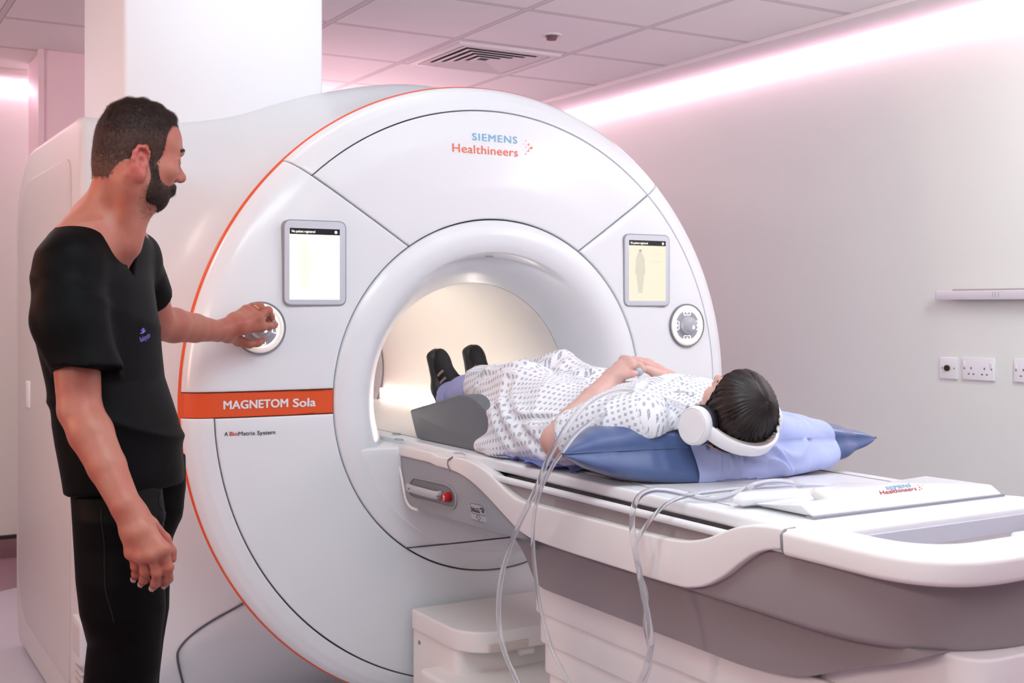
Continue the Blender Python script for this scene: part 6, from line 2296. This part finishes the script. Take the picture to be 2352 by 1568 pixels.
# ---------------------------------------------------------------- light
def area(name, loc, target, sx, sy, power, color):
    l = bpy.data.lights.new(name, 'AREA')
    l.shape = 'RECTANGLE'
    l.size, l.size_y = sx, sy
    l.energy = power
    l.color = color
    o = bpy.data.objects.new(name, l)
    COL.objects.link(o)
    o.location = loc
    o.rotation_euler = (Vector(target) - Vector(loc)).to_track_quat('-Z', 'Y').to_euler()
    return o
# powers and tints of the room's lamps and the added unseen fill lights
area('ceiling_area_light', (-0.55, 0.02, 2.47), (-0.50, 0.50, 1.95), 0.9, 0.15, 2.56, (0.820, 0.953, 1.000))
area('ceiling_area_light', (-1.2, -1.7, 2.46), (-1.1, -1.2, 0), 1.2, 0.6, 19.60, (0.765, 0.969, 1.000))
area('wall_fill', (1.45, -1.2, 2.46), (2.15, -0.3, 0.9), 0.25, 1.4, 24.0, (0.972, 1.000, 0.972))  # added out-of-view light that brightens the right wall
area('ceiling_area_light', (-2.8, -4.2, 2.46), (-1.6, -2.0, 0.8), 1.2, 0.6, 8.00, (1.000, 1.000, 0.950))  # unseen fill added from the left, behind the camera
area('bounce_fill', (-0.6, -3.6, 1.8), (-0.6, -3.4, 3.0), 1.0, 0.8, 27.20, (0.897, 0.971, 1.000))  # added upward fill, bounced off the ceiling to soften the whole room
area('bounce_fill', (0.4, -1.9, 1.95), (0.5, -1.7, 3.0), 0.8, 0.6, 19.40, (0.856, 0.959, 1.000))  # second added uplight, lifts the front of the ceiling
area('strip_light', (-4.1, -2.3, 2.40), (-0.6, -1.9, 0.8), 5.0, 0.08, 44.00, (1.000, 0.886, 0.873))
area('pink_uplight', (1.9, -2.5, 2.2), (1.75, -2.3, 3.2), 3.6, 0.1, 10.00, (1.000, 0.800, 0.860))  # unseen uplight added to tint the ceiling pink from the right
area('pink_uplight', (0.4, 3.2, 2.15), (0.3, 2.0, 3.2), 1.9, 0.08, 8.40, (1.000, 0.643, 0.690))  # added pink uplight, hidden from view behind the scanner
area('rear_ceiling_fill', (0.5, 2.2, 1.7), (0.5, 2.1, 3.0), 1.0, 0.5, 2.00, (1.000, 0.600, 0.750))  # no fitting here: added light that lifts the ceiling behind the scanner
area('warm_lamp', (-3.3, -0.4, 1.5), (-1.1, 0.3, 1.5), 0.25, 0.6, 12.40, (1.000, 0.581, 0.403))
area('warm_lamp', (-2.5, 0.25, 1.75), (-1.45, -0.7, 1.5), 0.2, 0.2, 2.80, (1.000, 0.257, 0.086))
area('warm_lamp', (-2.4, 2.6, 1.0), (-1.7, 3.44, 1.0), 0.2, 0.4, 1.40, (1.000, 0.857, 0.143))
area('ceiling_area_light', (-2.1, 1.2, 2.46), (-1.4, 1.5, 0.0), 0.6, 0.6, 12.00, (1.000, 0.833, 0.800))  # added downlight to brighten the left-back floor, side cover and pilaster
w = bpy.data.worlds.new('world')
scene.world = w
w.use_nodes = True
w.node_tree.nodes['Background'].inputs[0].default_value = (0.8, 0.75, 0.78, 1)
w.node_tree.nodes['Background'].inputs[1].default_value = 0.05

scene.view_settings.view_transform = 'Standard'
scene.view_settings.look = 'None'
scene.view_settings.exposure = 0.16
scene.view_settings.gamma = 1.0
scene.view_settings.use_curve_mapping = False
scene.cycles.use_denoising = True
scene.cycles.max_bounces = 6
scene.cycles.diffuse_bounces = 4
scene.cycles.glossy_bounces = 3
scene.cycles.adaptive_threshold = 0.05
scene.cycles.sample_clamp_indirect = 6.0
